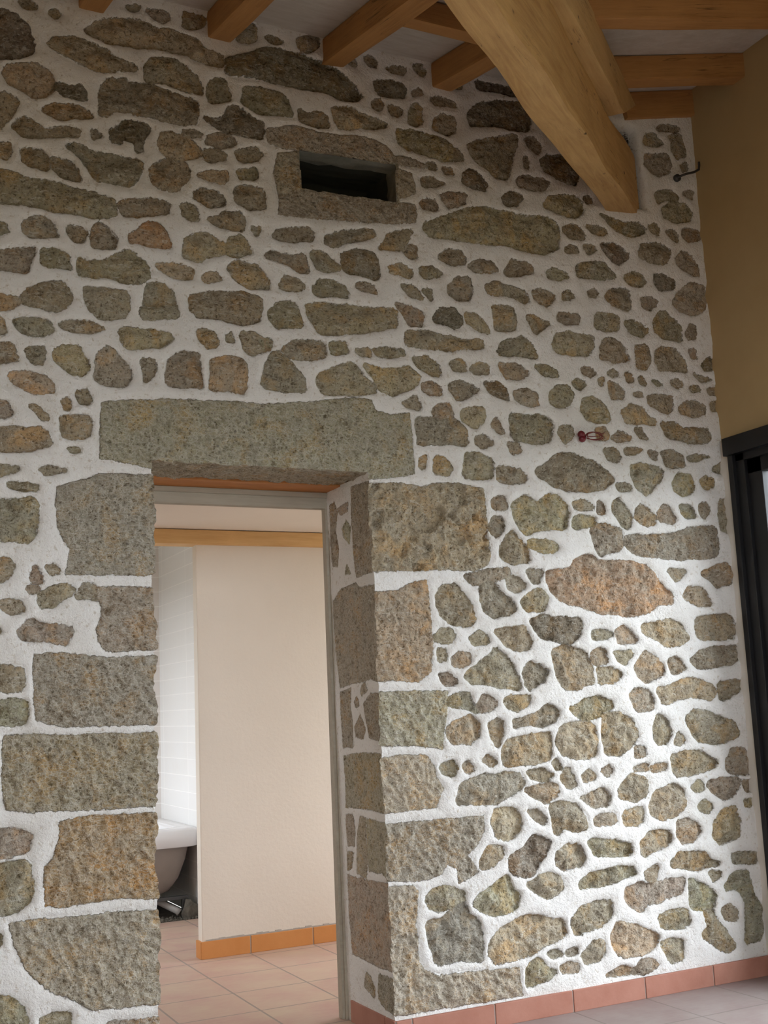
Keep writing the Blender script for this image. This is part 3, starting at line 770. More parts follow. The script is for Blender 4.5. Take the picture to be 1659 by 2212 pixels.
g 590 381 635 377 681 333 702 281 591 292
b 743 289 784 303 831 296 836 260 748 266
Qg 969 248 1155 235 1158 199 963 226
b 588 583 606 578 607 553 588 550
Qg 2092 1087 2183 1094 2276 1086 2309 1040 2314 1002 2347 951 2324 915 2311 879 2229 879 2088 872 2090 987
Qg 2086 827 2268 827 2531 825 2527 769 2510 733 2447 677 2467 644 2494 605 2442 586 2401 572 2394 633 2351 649 2321 616 2256 598 2158 605 2090 615 2088 716
Qg 2095 588 2185 582 2208 556 2204 497 2187 428 2197 362 2200 285 2222 253 2277 225 2447 217 2594 210 2660 204 2668 152 2671 97 2368 101 2088 105 2090 219 2092 392
b 2342 1038 2398 1060 2418 1033 2394 1004 2351 1009
b 2448 1032 2471 1049 2503 1028 2468 1008
b 2546 1051 2567 1075 2606 1041 2582 1027
t 2639 1078 2682 1133 2760 1139 2888 1149 2893 1109 2888 1044 2807 1026 2713 1022 2644 1032
g 2410 903 2436 963 2527 989 2710 990 2746 949 2729 924 2657 897 2594 870 2490 881 2416 884
b 2757 993 2836 995 2898 971 2857 951 2794 962
b 2744 917 2815 928 2903 932 2912 892 2857 857 2796 881
t 2567 797 2597 851 2692 844 2716 804 2708 747 2645 718 2593 735
b 2749 833 2807 829 2847 781 2834 769 2781 792
b 2512 646 2545 699 2612 693 2621 655 2555 618 2510 616
d 2647 652 2726 676 2776 726 2860 696 2841 653 2790 607 2756 560 2650 583
g 2245 528 2281 554 2346 562 2424 533 2425 496 2363 479 2319 475 2263 481
g 2464 474 2496 513 2564 542 2635 579 2653 515 2689 492 2670 439 2601 425 2499 446
b 2723 532 2794 556 2850 567 2902 527 2907 494 2826 462 2781 489
G 2239 433 2317 436 2369 472 2421 485 2443 440 2489 404 2495 331 2486 257 2379 274 2279 272 2256 354
t 2534 320 2574 358 2698 405 2789 388 2896 363 2908 312 2811 280 2702 250 2558 239 2524 279
b 2697 135 2706 201 2761 234 2804 182 2841 165 2801 146 2738 130
b 2866 180 2914 192 2960 180 2958 162 2895 151
b 2887 636 2938 670 3002 664 3030 617 3011 586 2929 572 2883 592
t 2924 1108 2953 1173 3036 1186 3127 1178 3138 1110 3131 1037 3040 1032 2952 1053
b 3177 1217 3275 1219 3341 1182 3365 1119 3321 1067 3258 1033 3182 1044 3173 1122
b 3455 1142 3483 1200 3534 1174 3561 1123 3532 1069 3470 1072
b 3577 1067 3601 1118 3633 1081 3603 1058
b 3653 1182 3721 1215 3821 1190 3939 1148 3965 1082 3872 1058 3723 1066 3682 1110
b 3343 1065 3391 1066 3403 1021 3342 1018
b 3549 1013 3627 1026 3727 1024 3823 969 3774 943 3643 924 3562 925
g 3876 973 3915 1024 3982 1027 4032 963 4015 907 3930 912 3875 930
b 2896 1017 2918 1039 2939 995 2914 990
b 2931 956 2979 999 3000 952 3009 912 2972 911
b 3041 956 3085 979 3116 957 3106 938 3064 931
b 3151 975 3186 993 3209 972 3182 950
b 3329 971 3408 983 3406 963 3336 957
b 3429 972 3514 980 3512 960 3431 951
b 3025 864 3092 879 3152 895 3191 859 3170 821 3104 822 3056 842
b 3235 883 3263 914 3318 944 3402 922 3386 852 3323 826 3240 849
b 3399 804 3430 855 3540 885 3591 865 3611 801 3561 750 3471 734 3404 763
b 3650 868 3703 892 3722 856 3671 845
g 3747 875 3843 897 3946 886 3931 841 3840 791 3779 831
b 3682 782 3730 806 3763 773 3732 744 3688 758
b 2866 837 2927 855 3006 833 3043 784 3055 731 2981 728 2934 748 2892 719 2881 778
b 3099 767 3142 787 3200 779 3214 751 3154 739 3101 747
b 3250 775 3304 801 3359 793 3358 739 3314 726 3255 734
b 3557 717 3612 729 3664 701 3682 665 3628 629 3574 623 3547 663
t 3769 699 3816 744 3902 762 3918 694 3909 622 3790 604 3757 638
b 3049 673 3092 686 3173 669 3280 646 3289 606 3176 609 3093 611
b 3332 648 3395 683 3500 681 3505 640 3440 605 3343 594
b 2884 624 2927 658 3008 664 3032 610 2976 577 2904 577
b 3489 534 3543 582 3677 577 3735 530 3789 515 3706 513 3633 506
g 3849 554 4008 543 4002 498 3862 511
b 2994 504 3054 543 3170 551 3279 547 3297 516 3174 499 3090 485 3001 488
b 3345 521 3424 540 3400 469 3350 487
b 3712 485 3792 470 3734 442
g 3236 453 3314 475 3390 460 3478 474 3562 473 3542 414 3417 388 3348 383 3312 360 3254 380 3233 421
g 3593 470 3678 427 3741 380 3720 321 3648 323 3588 349 3587 416
g 3794 402 3847 465 3941 466 3956 357 4005 296 3987 154 3893 152 3903 274 3915 327 3876 393
b 3760 310 3813 331 3864 298 3846 263 3795 262
b 2941 352 2986 403 3068 423 3158 416 3152 353 3075 317 2961 299
b 3406 317 3482 341 3561 339 3580 271 3508 262 3423 276
b 3656 315 3710 316 3739 252 3789 206 3827 147 3779 126 3711 162 3645 216 3684 245
t 3145 283 3182 323 3296 291 3402 239 3372 197 3311 179 3177 183 3149 232
b 3408 212 3469 218 3529 207 3520 126 3450 126
b 2981 215 3037 258 3094 261 3106 211 3063 179 2998 181
b 2807 243 2854 250 2884 227 2829 228
b 2908 237 2956 246 2955 228 2915 223
b 3089 113 3189 137 3255 122 3291 153 3349 145 3381 118 3302 97 3196 117
b 3963 868 4020 867 4011 829 3977 831
b 3962 782 4005 786 3996 755 3959 758
Lb 952 2481 1096 2499 1218 2512 1407 2519 1602 2522 1806 2547 2018 2583 2090 2576 2110 2534 2176 2521 2273 2535 2280 2454 2282 2352 2285 2274 2251 2263 2061 2257 2005 2267 1797 2276 1595 2275 1434 2274 1308 2275 1148 2271 947 2267
Ng 1659 3734 1705 3750 1798 3771 1891 3764 2009 3772 2114 3784 2182 3775 2227 3754 2264 3720 2342 3727 2428 3701 2411 3690 2262 3683 2109 3667 1960 3665 1798 3664 1716 3660 1660 3671 1651 3704
Ng 1701 3629 1797 3657 1796 3505 1813 3490 1766 3465 1703 3451 1685 3542
Nb 1706 3447 1813 3490 1917 3490 2027 3494 2101 3499 2222 3497 2354 3503 2359 3453 2349 3422 2248 3399 2096 3383 1949 3375 1841 3365 1700 3357
Nb 2265 3661 2338 3648 2355 3599 2357 3562 2317 3541 2261 3510"""
# the same on the right door reveal: y z pairs in millimetres
REVEAL = """b 417 2194 365 2199 335 2152 367 2074 341 1987 356 1913 415 1924 423 2027
g 292 2069 247 2100 202 2062 224 1998 278 2033
b 333 2166 224 2175 227 2141 302 2136
b 285 1871 257 1908 220 1863
b 178 2234 21 2225 19 2014 4 1853 166 1843 185 1979 188 2127
b 421 1763 332 1808 169 1817 139 1794 3 1786 -9 1759 -24 1611 -27 1486 -32 1399 11 1394 69 1409 271 1397 387 1387 410 1509 423 1646
b 171 1374 131 1392 111 1366 166 1345
b 247 1318 214 1337 193 1304 233 1298
b 389 1361 273 1377 288 1306 271 1234 280 1131 377 1129 384 1235
b 154 1310 75 1346 -35 1349 -35 1208 -30 1153 107 1170 131 1233
b 249 1214 189 1265 149 1208 168 1164 244 1176
b 381 1090 143 1104 -46 1101 -42 990 -31 875 164 882 376 876 375 973
b 379 843 314 848 296 785 310 721 374 716 385 779
b 385 689 321 689 350 629 392 612
b 236 846 183 840 191 756 184 670 206 601 297 610 290 692 274 774
b 176 838 -33 831 -43 722 -33 621 56 635 173 635 179 732
b 394 593 207 588 -45 602 -41 488 -54 346 -46 270 106 267 252 272 375 276 393 429
b 249 224 199 209 166 167 177 136 270 166
b 124 234 -50 242 -23 107 79 114 140 137"""
STONE = {'g': (.420, .370, .282), 'b': (.397, .339, .247), 't': (.494, .414, .287), 'o': (.483, .322, .178), 'd': (.253, .213, .155),
         'O': (.494, .362, .230), 'G': (.356, .339, .287)}


def parse(txt):
    out = []
    for ln in txt.strip().split('\n'):
        t = ln.split()
        v = np.array(list(map(float, t[1:]))).reshape(-1, 2) / 1000.0
        out.append((t[0], v))
    return out


def chaikin(P, q=.13):
    N = np.roll(P, -1, 0)
    return np.stack([P * (1 - q) + N * q, P * q + N * (1 - q)], 1).reshape(-1, 2)


def poly_sd(P, X, Z):
    """signed distance to a polygon, positive inside"""
    A, B = P, np.roll(P, -1, 0)
    d = np.full(X.shape, 1e9)
    ins = np.zeros(X.shape, bool)
    for (ax, az), (bx, bz) in zip(A, B):
        ex, ez = bx - ax, bz - az
        l2 = ex * ex + ez * ez + 1e-12
        t = np.clip(((X - ax) * ex + (Z - az) * ez) / l2, 0, 1)
        d = np.minimum(d, (X - ax - t * ex) ** 2 + (Z - az - t * ez) ** 2)
        if abs(ez) > 1e-9:
            c = (az > Z) != (bz > Z)
            ins ^= c & (X < ex * (Z - az) / ez + ax)
    d = np.sqrt(d)
    return np.where(ins, d, -d)


TAB = np.random.RandomState(11).rand(256, 256)


def vnoise(u, v, seed=0):
    iu, iv = np.floor(u).astype(int), np.floor(v).astype(int)
    fu, fv = u - iu, v - iv
    fu, fv = fu * fu * (3 - 2 * fu), fv * fv * (3 - 2 * fv)
    iu, iv = iu + seed * 37, iv + seed * 101
    T = lambda a, b: TAB[a & 255, b & 255]
    return (T(iu, iv) * (1 - fu) + T(iu + 1, iv) * fu) * (1 - fv) + (T(iu, iv + 1) * (1 - fu) + T(iu + 1, iv + 1) * fu) * fv - .5


def fbm(u, v, scale, octs, seed=0, gain=.55):
    r, a = 0, 1.0
    for k in range(octs):
        r = r + a * vnoise(u / scale, v / scale, seed + k)
        scale, a = scale * .5, a * gain
    return r


def sstep(a, b, x):
    t = np.clip((x - a) / (b - a), 0, 1)
    return t * t * (3 - 2 * t)


STEP = .005
X0, X1, Z0, Z1 = -.35, 4.06, 0.0, 4.46
XA, XB, ZL = 1.145, 2.070, 2.265          # door opening


def masonry(polys, U, V, dressed, seedbase=0):
    """relief, signed distance, colour and owning polygon for a grid"""
    sd = np.full(U.shape, -.06)
    near = np.full(U.shape, -1)

    ncol = np.zeros(U.shape + (4,)) + .25
    relief = np.zeros(U.shape)
    rs = np.random.RandomState(5 + seedbase)
    u0, v0 = U[0, 0], V[0, 0]
    for i, (code, P) in enumerate(polys):
        big = len(code) > 1 or dressed
        Q = P if big else chaikin(P)
        lo, hi = Q.min(0) - .055, Q.max(0) + .055
        a0, a1 = max(0, int((lo[0] - u0) / STEP)), min(U.shape[1], int((hi[0] - u0) / STEP) + 2)
        b0, b1 = max(0, int((lo[1] - v0) / STEP)), min(U.shape[0], int((hi[1] - v0) / STEP) + 2)
        if a1 <= a0 or b1 <= b0: continue
        S = (slice(b0, b1), slice(a0, a1))
        u, v = U[S], V[S]
        d = poly_sd(Q, u, v) + (.004 if big else .0085)
        d = d + (.004 if big else .009) * fbm(u, v, .05, 3, i % 30) + .003 * fbm(u, v, .016, 2, i % 17)
        col = np.append(np.array(STONE[code[-1]]) * (1 + rs.uniform(-.13, .13)) * (1 + rs.uniform(-.05, .05, 3)) * (1.10 if big else 1.0), 1.0 if big and code != 'Qt' else 0.0)
        cu, cv = Q.mean(0)
        tx, tz = rs.uniform(-.07, .07, 2)
        if big:
            a = .7
            w1, w2 = u * math.cos(a) + v * math.sin(a), -u * math.sin(a) + v * math.cos(a)
            h = .004 + .011 * fbm(w1 * 2.0, w2, .036, 3, i, .75) + .007 * fbm(u, v, .016, 1, i + 5) + .007 * fbm(u, v, .20, 2, i + 9)
            if code == 'Qt' and P[:, 1].max() > 2.0:      # the pitted tufa block
                h = h - .030 * sstep(.20, .34, fbm(u, v, .060, 2, 77)) - .010 * sstep(.1, .3, fbm(u, v, .022, 2, 79))
        else:
            sz = np.sqrt(max(1e-4, np.prod(Q.max(0) - Q.min(0))))
            rid = fbm(u + i, v + 2 * i, .085, 4, i % 40, .6)
            h = -.005 + rs.uniform(-.005, .004) + (tx * (u - cu) + tz * (v - cv)) + min(1, sz / .14) * .030 * rid + .010 * np.minimum(np.maximum(d, 0) / .04, 1.0) - .004
        win = d > sd[S]
        sd[S] = np.where(win, d, sd[S])
        near[S] = np.where(win, i, near[S])
        ncol[S] = np.where(win[..., None], col, ncol[S])
        relief[S] = np.where(win, h, relief[S])
    und = .010 * fbm(U, V, .42, 3, 3)
    mort = und + .0085 * (1 - np.exp(np.minimum(sd, 0) / .016)) + .0035 * fbm(U, V, .055, 3, 21) + .0012 * fbm(U, V, .016, 2, 31)
    s = sstep(-.003, .007, sd)
    hgt = mort * (1 - s) + (und * .6 + relief) * s
    own = np.where(sd > -.0015, near, -1)
    return hgt, sd, ncol, own


def grid_meshes(name, PX, PY, PZ, sd, col, own, keep, groups):
    """cut one displaced grid into meshes that share their borders; groups: polygon index -> key"""
    nv, nu = PX.shape
    idx = np.arange(nv * nu).reshape(nv, nu)
    quads = np.stack([idx[:-1, :-1], idx[:-1, 1:], idx[1:, 1:], idx[1:, :-1]], -1).reshape(-1, 4)
    fown = own[:-1, :-1].reshape(-1)
    k = keep.reshape(-1)
    lut = np.full(int(own.max()) + 2, -1)
    keys = ['']
    for pi, key in groups.items():
        if key not in keys: keys.append(key)
        if pi + 1 < len(lut): lut[pi + 1] = keys.index(key)
    fk = lut[fown + 1]
    P = np.stack([PX, PY, PZ], -1).reshape(-1, 3)
    res = {}
    for ki, key in enumerate(keys):
        sel = k & ((fk == ki) if ki else (fk < 1))
        q = quads[sel]
        if not len(q): continue
        used, inv = np.unique(q, return_inverse=True)
        res[key] = (P[used], inv.reshape(-1, 4), sd.reshape(-1)[used], col.reshape(-1, 4)[used])
    return res


def merge(parts):
    V, Q, S, C, off = [], [], [], [], 0
    for v, q, s, c in parts:
        V.append(v); Q.append(q + off); S.append(s); C.append(c); off += len(v)
    return np.concatenate(V), np.concatenate(Q), np.concatenate(S), np.concatenate(C)


def mesh_from(name, V, Q, S, C):
    me = bpy.data.meshes.new(name)
    me.vertices.add(len(V)); me.loops.add(len(Q) * 4); me.polygons.add(len(Q))
    me.vertices.foreach_set('co', np.ascontiguousarray(V, np.float32).ravel())
    me.loops.foreach_set('vertex_index', np.ascontiguousarray(Q, np.int32).ravel())
    me.polygons.foreach_set('loop_start', np.arange(0, len(Q) * 4, 4, dtype=np.int32))
    me.polygons.foreach_set('use_smooth', np.ones(len(Q), bool))
    a = me.attributes.new('sd', 'FLOAT', 'POINT')
    a.data.foreach_set('value', np.ascontiguousarray(S, np.float32))
    c = me.attributes.new('scol', 'FLOAT_COLOR', 'POINT')
    c.data.foreach_set('color', np.ascontiguousarray(C, np.float32).ravel())
    me.update(calc_edges=True)
    return me


front = parse(FRONT)
# a few courses of rubble where the wall runs on to the left of the picture
rr = np.random.RandomState(2)
z = .12
while z < 4.3:
    hgt_ = rr.uniform(.10, .19)
    x = -.42
    while x < .36:
        w_ = rr.uniform(.12, .34)
        if x + w_ < .50:
            n = 9
            an = np.sort(rr.uniform(0, 2 * math.pi, n) * .25 + np.arange(n) * 2 * math.pi / n)
            r_ = rr.uniform(.85, 1.05, n)
            P = np.stack([x + w_ / 2 + np.sign(np.cos(an)) * np.abs(np.cos(an)) ** .6 * w_ * .44 * r_, z + hgt_ / 2 + np.sign(np.sin(an)) * np.abs(np.sin(an)) ** .6 * hgt_ * .42 * r_], 1)
            front.append((rr.choice(list('bbggtd')), P))
        x += w_
    z += hgt_ + .012
rev = parse(REVEAL)
for code, P in front:
    if code[0] == 'Q' and P[:, 0].min() > 1.9: P[P[:, 0] < 2.115, 0] = 2.04
    elif code[0] == 'Q': P[P[:, 0] > 1.105, 0] = 1.18
    elif code[0] == 'L':
        k_ = (P[:, 1] < 2.30) & (P[:, 0] > 1.12) & (P[:, 0] < 2.075)
        P[k_, 1] = 2.235
for code, P in rev:
    P[P[:, 0] < .05, 0] = -.03

us = np.arange(X0, X1 + 1e-6, STEP)
vs = np.arange(Z0, Z1 + 1e-6, STEP)
U, V = np.meshgrid(us, vs)
hf, sdf, colf, ownf = masonry(front, U, V, False)

NICHE = np.array([(1.800, 3.665), (2.264, 3.679), (2.258, 3.502), (1.805, 3.490)])
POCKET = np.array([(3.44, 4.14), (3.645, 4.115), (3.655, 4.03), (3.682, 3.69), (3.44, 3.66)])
nd_ = poly_sd(NICHE, U, V)
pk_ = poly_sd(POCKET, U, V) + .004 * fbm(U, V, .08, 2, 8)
hf = hf * (1 - .6 * sstep(.02, -.01, np.abs(nd_) * -1 + .02) * 0)
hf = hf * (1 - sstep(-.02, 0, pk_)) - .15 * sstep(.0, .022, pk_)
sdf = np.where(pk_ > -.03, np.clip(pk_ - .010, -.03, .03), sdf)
colf = np.where((pk_ > -.03)[..., None], np.array((.09, .075, .06, 0)), colf)  # shade inside the beam pocket put into its stone colour
sdf = np.where((nd_ > -.014) & (sdf < .012), .012, sdf)
colf = np.where(((nd_ > -.014) & (sdf <= .0121))[..., None], np.append(np.array(STONE['g']) * .9, .5), colf)
# the sharp arris of the opening follows the blocks
ea = lambda zz, s, k: .0055 * (vnoise(zz / .11, zz * 0 + s, 3) + .7 * vnoise(zz / .037, zz * 0 + s + 5, 4) + .5 * vnoise(zz / .014, zz * 0 + s + 9, 6)) * k
iA, iB = int(round((XA - X0) / STEP)), int(round((XB - X0) / STEP))
iZ = int(round((ZL - Z0) / STEP))
stoneA = sstep(-.004, .006, sdf[:, iA - 2])
stoneB = sstep(-.004, .006, sdf[:, iB + 2])
below = (vs <= ZL + 1e-6).astype(float)
lean = .018 * (1 - np.clip(vs / 2.265, 0, 1)) - .004
exA = (.010 * stoneA - .006 + ea(vs, 1.0, 2.2) * (0.3 + stoneA) + .006 * (1 - vs / 2.265)) * below
exB = (lean - .004 * stoneB + ea(vs, 9.0, 1.2) * (0.3 + stoneB)) * below
PX = U + exA[:, None] * np.exp(-np.abs(U - XA) / .03) * (U <= XA + .001) + exB[:, None] * np.exp(-np.abs(U - XB) / .05) * (U >= XB - .001)
PZ = V.copy()
ezL = .006 * fbm(us, us * 0, .04, 3, 14)
mid = (us >= XA - .001) & (us <= XB + .001)
PZ += (ezL * mid)[None, :] * np.exp(-np.abs(V - ZL) / .03) * (V >= ZL - .001)
PY = -hf
uc, vc = U[:-1, :-1] + STEP / 2, V[:-1, :-1] + STEP / 2
keep = ~((uc > XA) & (uc < XB) & (vc < ZL)) & (poly_sd(NICHE, uc, vc) < 0)
groups = {}
for i, (code, P) in enumerate(front):
    if code[0] in 'QLN' and len(code) > 1:
        groups[i] = code[0] + str(i)
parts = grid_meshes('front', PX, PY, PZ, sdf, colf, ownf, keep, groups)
pieces = {k: [p] for k, p in parts.items()}

# right reveal (x = XB), seen from the camera: depth 0 .. RD
RD = .45
rys = np.concatenate([np.arange(0, RD + 1e-6, STEP)])
RU, RV = np.meshgrid(rys, vs[:iZ + 1])
hr, sdr, colr, ownr = masonry(rev, RU, RV, True, 7)
hr = .45 * hr
fade = sstep(0, .02, RU)
hr = hr * fade
# the first column continues the front arris
RPX = (XB + exB[:iZ + 1])[:, None] * (1 - sstep(0, .04, RU)) + (XB + lean[:iZ + 1])[:, None] * sstep(0, .04, RU) - hr
y_arris = PY[:iZ + 1, iB]
RPY = RU + y_arris[:, None] * (1 - sstep(0, .03, RU))
rgroups = {}
for j, (code, P) in enumerate(rev):
    if P[:, 0].min() < .05:
        best, bz = None, 0
        for i, key in groups.items():
            if front[i][0][0] != 'Q' or front[i][1][:, 0].min() < 1.9: continue
            zi = front[i][1][np.abs(front[i][1][:, 0] - 2.08) < .08][:, 1]
            lap = min(P[:, 1].max(), zi.max()) - max(P[:, 1].min(), zi.min())
            if lap > bz: best, bz = key, lap
        if best: rgroups[j] = best
    # elsewhere small stones stay in the wall
rp = grid_meshes('reveal', RPX, RPY, RV, sdr, colr, ownr, np.ones((RU.shape[0] - 1, RU.shape[1] - 1), bool), rgroups)
for k, p in rp.items(): pieces.setdefault(k, []).append((p[0], p[1][:, ::-1], p[2], p[3]))

# left reveal (x = XA): the blocks turn the corner
LPX = (XA + exA[:iZ + 1])[:, None] * (1 - sstep(0, .06, RU)) + XA * sstep(0, .06, RU)
LPX = LPX + .004 * fbm(RU, RV, .05, 3, 41) * fade
LPY = RU + PY[:iZ + 1, iA][:, None] * (1 - sstep(0, .03, RU))
lsd = np.repeat(sdf[:iZ + 1, iA - 2][:, None], RU.shape[1], 1)
lcol = np.repeat(colf[:iZ + 1, iA - 2][:, None, :], RU.shape[1], 1)
lown = np.repeat(ownf[:iZ + 1, iA - 2][:, None], RU.shape[1], 1)
lp = grid_meshes('revealA', LPX, LPY, RV, lsd, lcol, lown, np.ones((RU.shape[0] - 1, RU.shape[1] - 1), bool), {i: k for i, k in groups.items() if front[i][0][0] == 'Q'})
for k, p in lp.items(): pieces.setdefault(k, []).append(p)

# lintel soffit (z = ZL), stone for the first 29 cm
SD = .295
sys_ = np.arange(0, SD + 1e-6, STEP)
SU, SV = np.meshgrid(us[iA:iB + 1], sys_)
hs_ = .012 * fbm(SU * 1.5, SV, .05, 3, 52)
fs_ = sstep(0, .02, SV)
SPZ = (ZL + ezL[iA:iB + 1])[None, :] * (1 - fs_) + (ZL + hs_) * fs_
SPY = SV + PY[iZ, iA:iB + 1][None, :] * (1 - sstep(0, .03, SV))
lk = [k for k in groups.values() if k[0] == 'L'][0]
li = [i for i, k in groups.items() if k == lk][0]
scol = np.zeros(SU.shape + (4,)) + np.append(np.array(STONE['b']) * 1.02, 1)
sp_ = grid_meshes('soffit', SU + 0, SPY, SPZ, np.full(SU.shape, .03), scol, np.full(SU.shape, 0), np.ones((SU.shape[0] - 1, SU.shape[1] - 1), bool), {0: lk})
pieces[lk].append(sp_[lk])

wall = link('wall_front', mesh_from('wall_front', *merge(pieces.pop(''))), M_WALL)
tag(wall, 'old rubble stone wall pointed with pale lime mortar, with the doorway through it', 'wall', kind='structure')
for k in sorted(pieces):
    i = int(k[1:])
    cx_, cz_ = front[i][1].mean(0)
    nm = {'Q': 'jamb_stone', 'L': 'lintel', 'N': 'niche_stone'}[k[0]]
    o = link(nm, mesh_from(nm, *merge(pieces[k])), M_WALL, wall)
    if k[0] == 'L': o['label'] = 'long dressed grey stone lintel with pick marks'
    if k[0] == 'Q' and front[i][0] == 'Qt' and cz_ > 1.9: o['label'] = 'tan pitted tufa block'

# the niche: a dark box behind the opening
bm = bmesh.new()
n4 = [Vector((x, 0.0, z)) for x, z in NICHE]
cxn, czn = NICHE.mean(0)
ND = .30
rings = []
for t, gx in ((0.004, 1.012), (.10, 1.03), (.2, 1.0), (ND, .95)):
    ring = []
    for (x, z) in NICHE:
        ring.append(Vector((cxn + (x - cxn) * gx, t, czn + (z - czn) * (gx + .02))))
    rings.append(ring)
vr = [[bm.verts.new(p) for p in r] for r in rings]
for a, b in zip(vr, vr[1:]):
    for k in range(4):
        bm.faces.new((a[k], a[(k + 1) % 4], b[(k + 1) % 4], b[k]))
bm.faces.new(vr[-1])
bmesh.ops.subdivide_edges(bm, edges=bm.edges[:], cuts=6, use_grid_fill=True)
for v_ in bm.verts:
    if v_.co.y > .02:
        v_.co += Vector((random.uniform(-1, 1), random.uniform(-1, 1), random.uniform(-1, 1))) * .006
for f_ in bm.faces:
    f_.material_index = 1 if f_.calc_center_median().y < .10 else 0  # grey stone near the opening, near-black stone further in
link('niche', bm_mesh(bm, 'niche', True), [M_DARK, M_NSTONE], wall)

# back and core faces of the front wall (hidden, keep the light out)
bm = bmesh.new()
YB = .50
for x0, x1, z0, z1 in ((X0, XA, 0, 4.6), (XB, 4.2, 0, 4.6), (XA, XB, ZL + .02, 4.6)):
    bm_quad(bm, (x0, YB, z0), (x1, YB, z0), (x1, YB, z1), (x0, YB, z1))
bm_quad(bm, (X0, -.01, 4.45), (4.2, -.01, 4.45), (4.2, YB, 4.45), (X0, YB, 4.45))
bm_quad(bm, (X0, .04, 0), (X0, YB, 0), (X0, YB, 4.6), (X0, .04, 4.6))
bm_quad(bm, (4.2, .04, 0), (4.2, YB, 0), (4.2, YB, 4.6), (4.2, .04, 4.6))
link('back_face', bm_mesh(bm, 'back_face'), M_CEIL2, wall)

# ------------------------------------------------------------------ room shell
T = .12
XLW, YBW = -1.6, -5.4


def wall_with_hole(name, axis, at, a0, a1, z0, z1, holes, mat, th=T, side=1):
    """a wall slab in the plane axis = at, spanning a0..a1 and z0..z1, thickness outwards, with rectangular holes"""
    bm = bmesh.new()
    cuts = sorted({a0, a1, *[h[0] for h in holes], *[h[1] for h in holes]})
    for c0, c1 in zip(cuts, cuts[1:]):
        hs = sorted([(h[2], h[3]) for h in holes if h[0] <= c0 + 1e-6 and h[1] >= c1 - 1e-6])
        zz = z0
        segs = []
        for h0, h1 in hs:
            if h0 > zz + 1e-6: segs.append((zz, h0))
            zz = h1
        if zz < z1 - 1e-6: segs.append((zz, z1))
        for s0, s1 in segs:
            if axis == 'x': bm_box(bm, min(at, at + th * side), max(at, at + th * side), c0, c1, s0, s1)
            else: bm_box(bm, c0, c1, min(at, at + th * side), max(at, at + th * side), s0, s1)
    return link(name, bm_mesh(bm, name), mat)


tag(wall_with_hole('wall_right', 'x', XR, YBW, 0.03, 0, 4.75, [(DOOR_Y0, DOOR_Y1, 0, DOOR_Z1), BAY], M_OCHRE), 'ochre plastered wall meeting the stone wall at the corner', 'wall', kind='structure')
tag(wall_with_hole('wall_left', 'x', XLW, YBW, .5, 0, 4.75, [], M_OCHRE, side=-1), 'plain ochre plastered wall left of the picture', 'wall', kind='structure')
tag(wall_with_hole('wall_back', 'y', YBW, XLW, XR, 0, 4.75, [BACK_FILL], M_OCHRE, side=-1), 'plain ochre plastered wall behind the viewpoint', 'wall', kind='structure')
o = wall_with_hole('wall_front_end', 'y', 0.0, XLW, X0 + .002, 0, 4.75, [], M_LIME, .5)
tag(o, 'plain rendered end of the stone wall left of the picture', 'wall', kind='structure')

tag(box_obj('floor', M_FLOOR, (XLW, XR + .1, YBW, .36, -.1, 0)), 'pale pink terracotta tiled floor in front of the stone wall', 'floor', kind='structure')

# ceiling: two boarded slopes that meet in a valley over the big beam
SL, SRT = .2266, .24
ZC, ZRC = 4.222, 4.395
vx = lambda y: XR - (ZRC - (ZC + SL * y)) / SRT
zl = lambda y: ZC + SL * y
zr = lambda x: ZRC + SRT * (x - XR)
bm = bmesh.new()
ys = (.06, YBW)
yv0 = (ZRC + SRT * (XLW - XR) - ZC) / SL                 # where the valley meets the left wall
vx0 = vx(ys[0])
V5 = [bm.verts.new(p) for p in ((XLW - .05, ys[0], zl(ys[0])), (vx0, ys[0], zl(ys[0])), (XLW - .05, yv0, zl(yv0)), (XR + .05, ys[0], zr(XR + .05)), (XR + .05, ys[1], zr(XR + .05)), (XLW - .05, ys[1], zr(XLW - .05)))]
V6 = [bm.verts.new(v_.co + Vector((0, 0, .06))) for v_ in V5]
for f_ in ((0, 1, 2), (1, 3, 4, 2), (2, 4, 5)):
    bm.faces.new([V5[k] for k in f_])
    bm.faces.new([V6[k] for k in f_][::-1])
rim_ = (0, 1, 3, 4, 5, 2)
for a_, b_ in zip(rim_, rim_[1:] + rim_[:1]):
    bm.faces.new((V5[b_], V5[a_], V6[a_], V6[b_]))
bmesh.ops.recalc_face_normals(bm, faces=bm.faces[:])
ce = link('ceiling', bm_mesh(bm, 'ceiling'), M_WHITE)
tag(ce, 'whitewashed boarded ceiling of two slopes meeting over the big beam', 'ceiling', kind='structure')


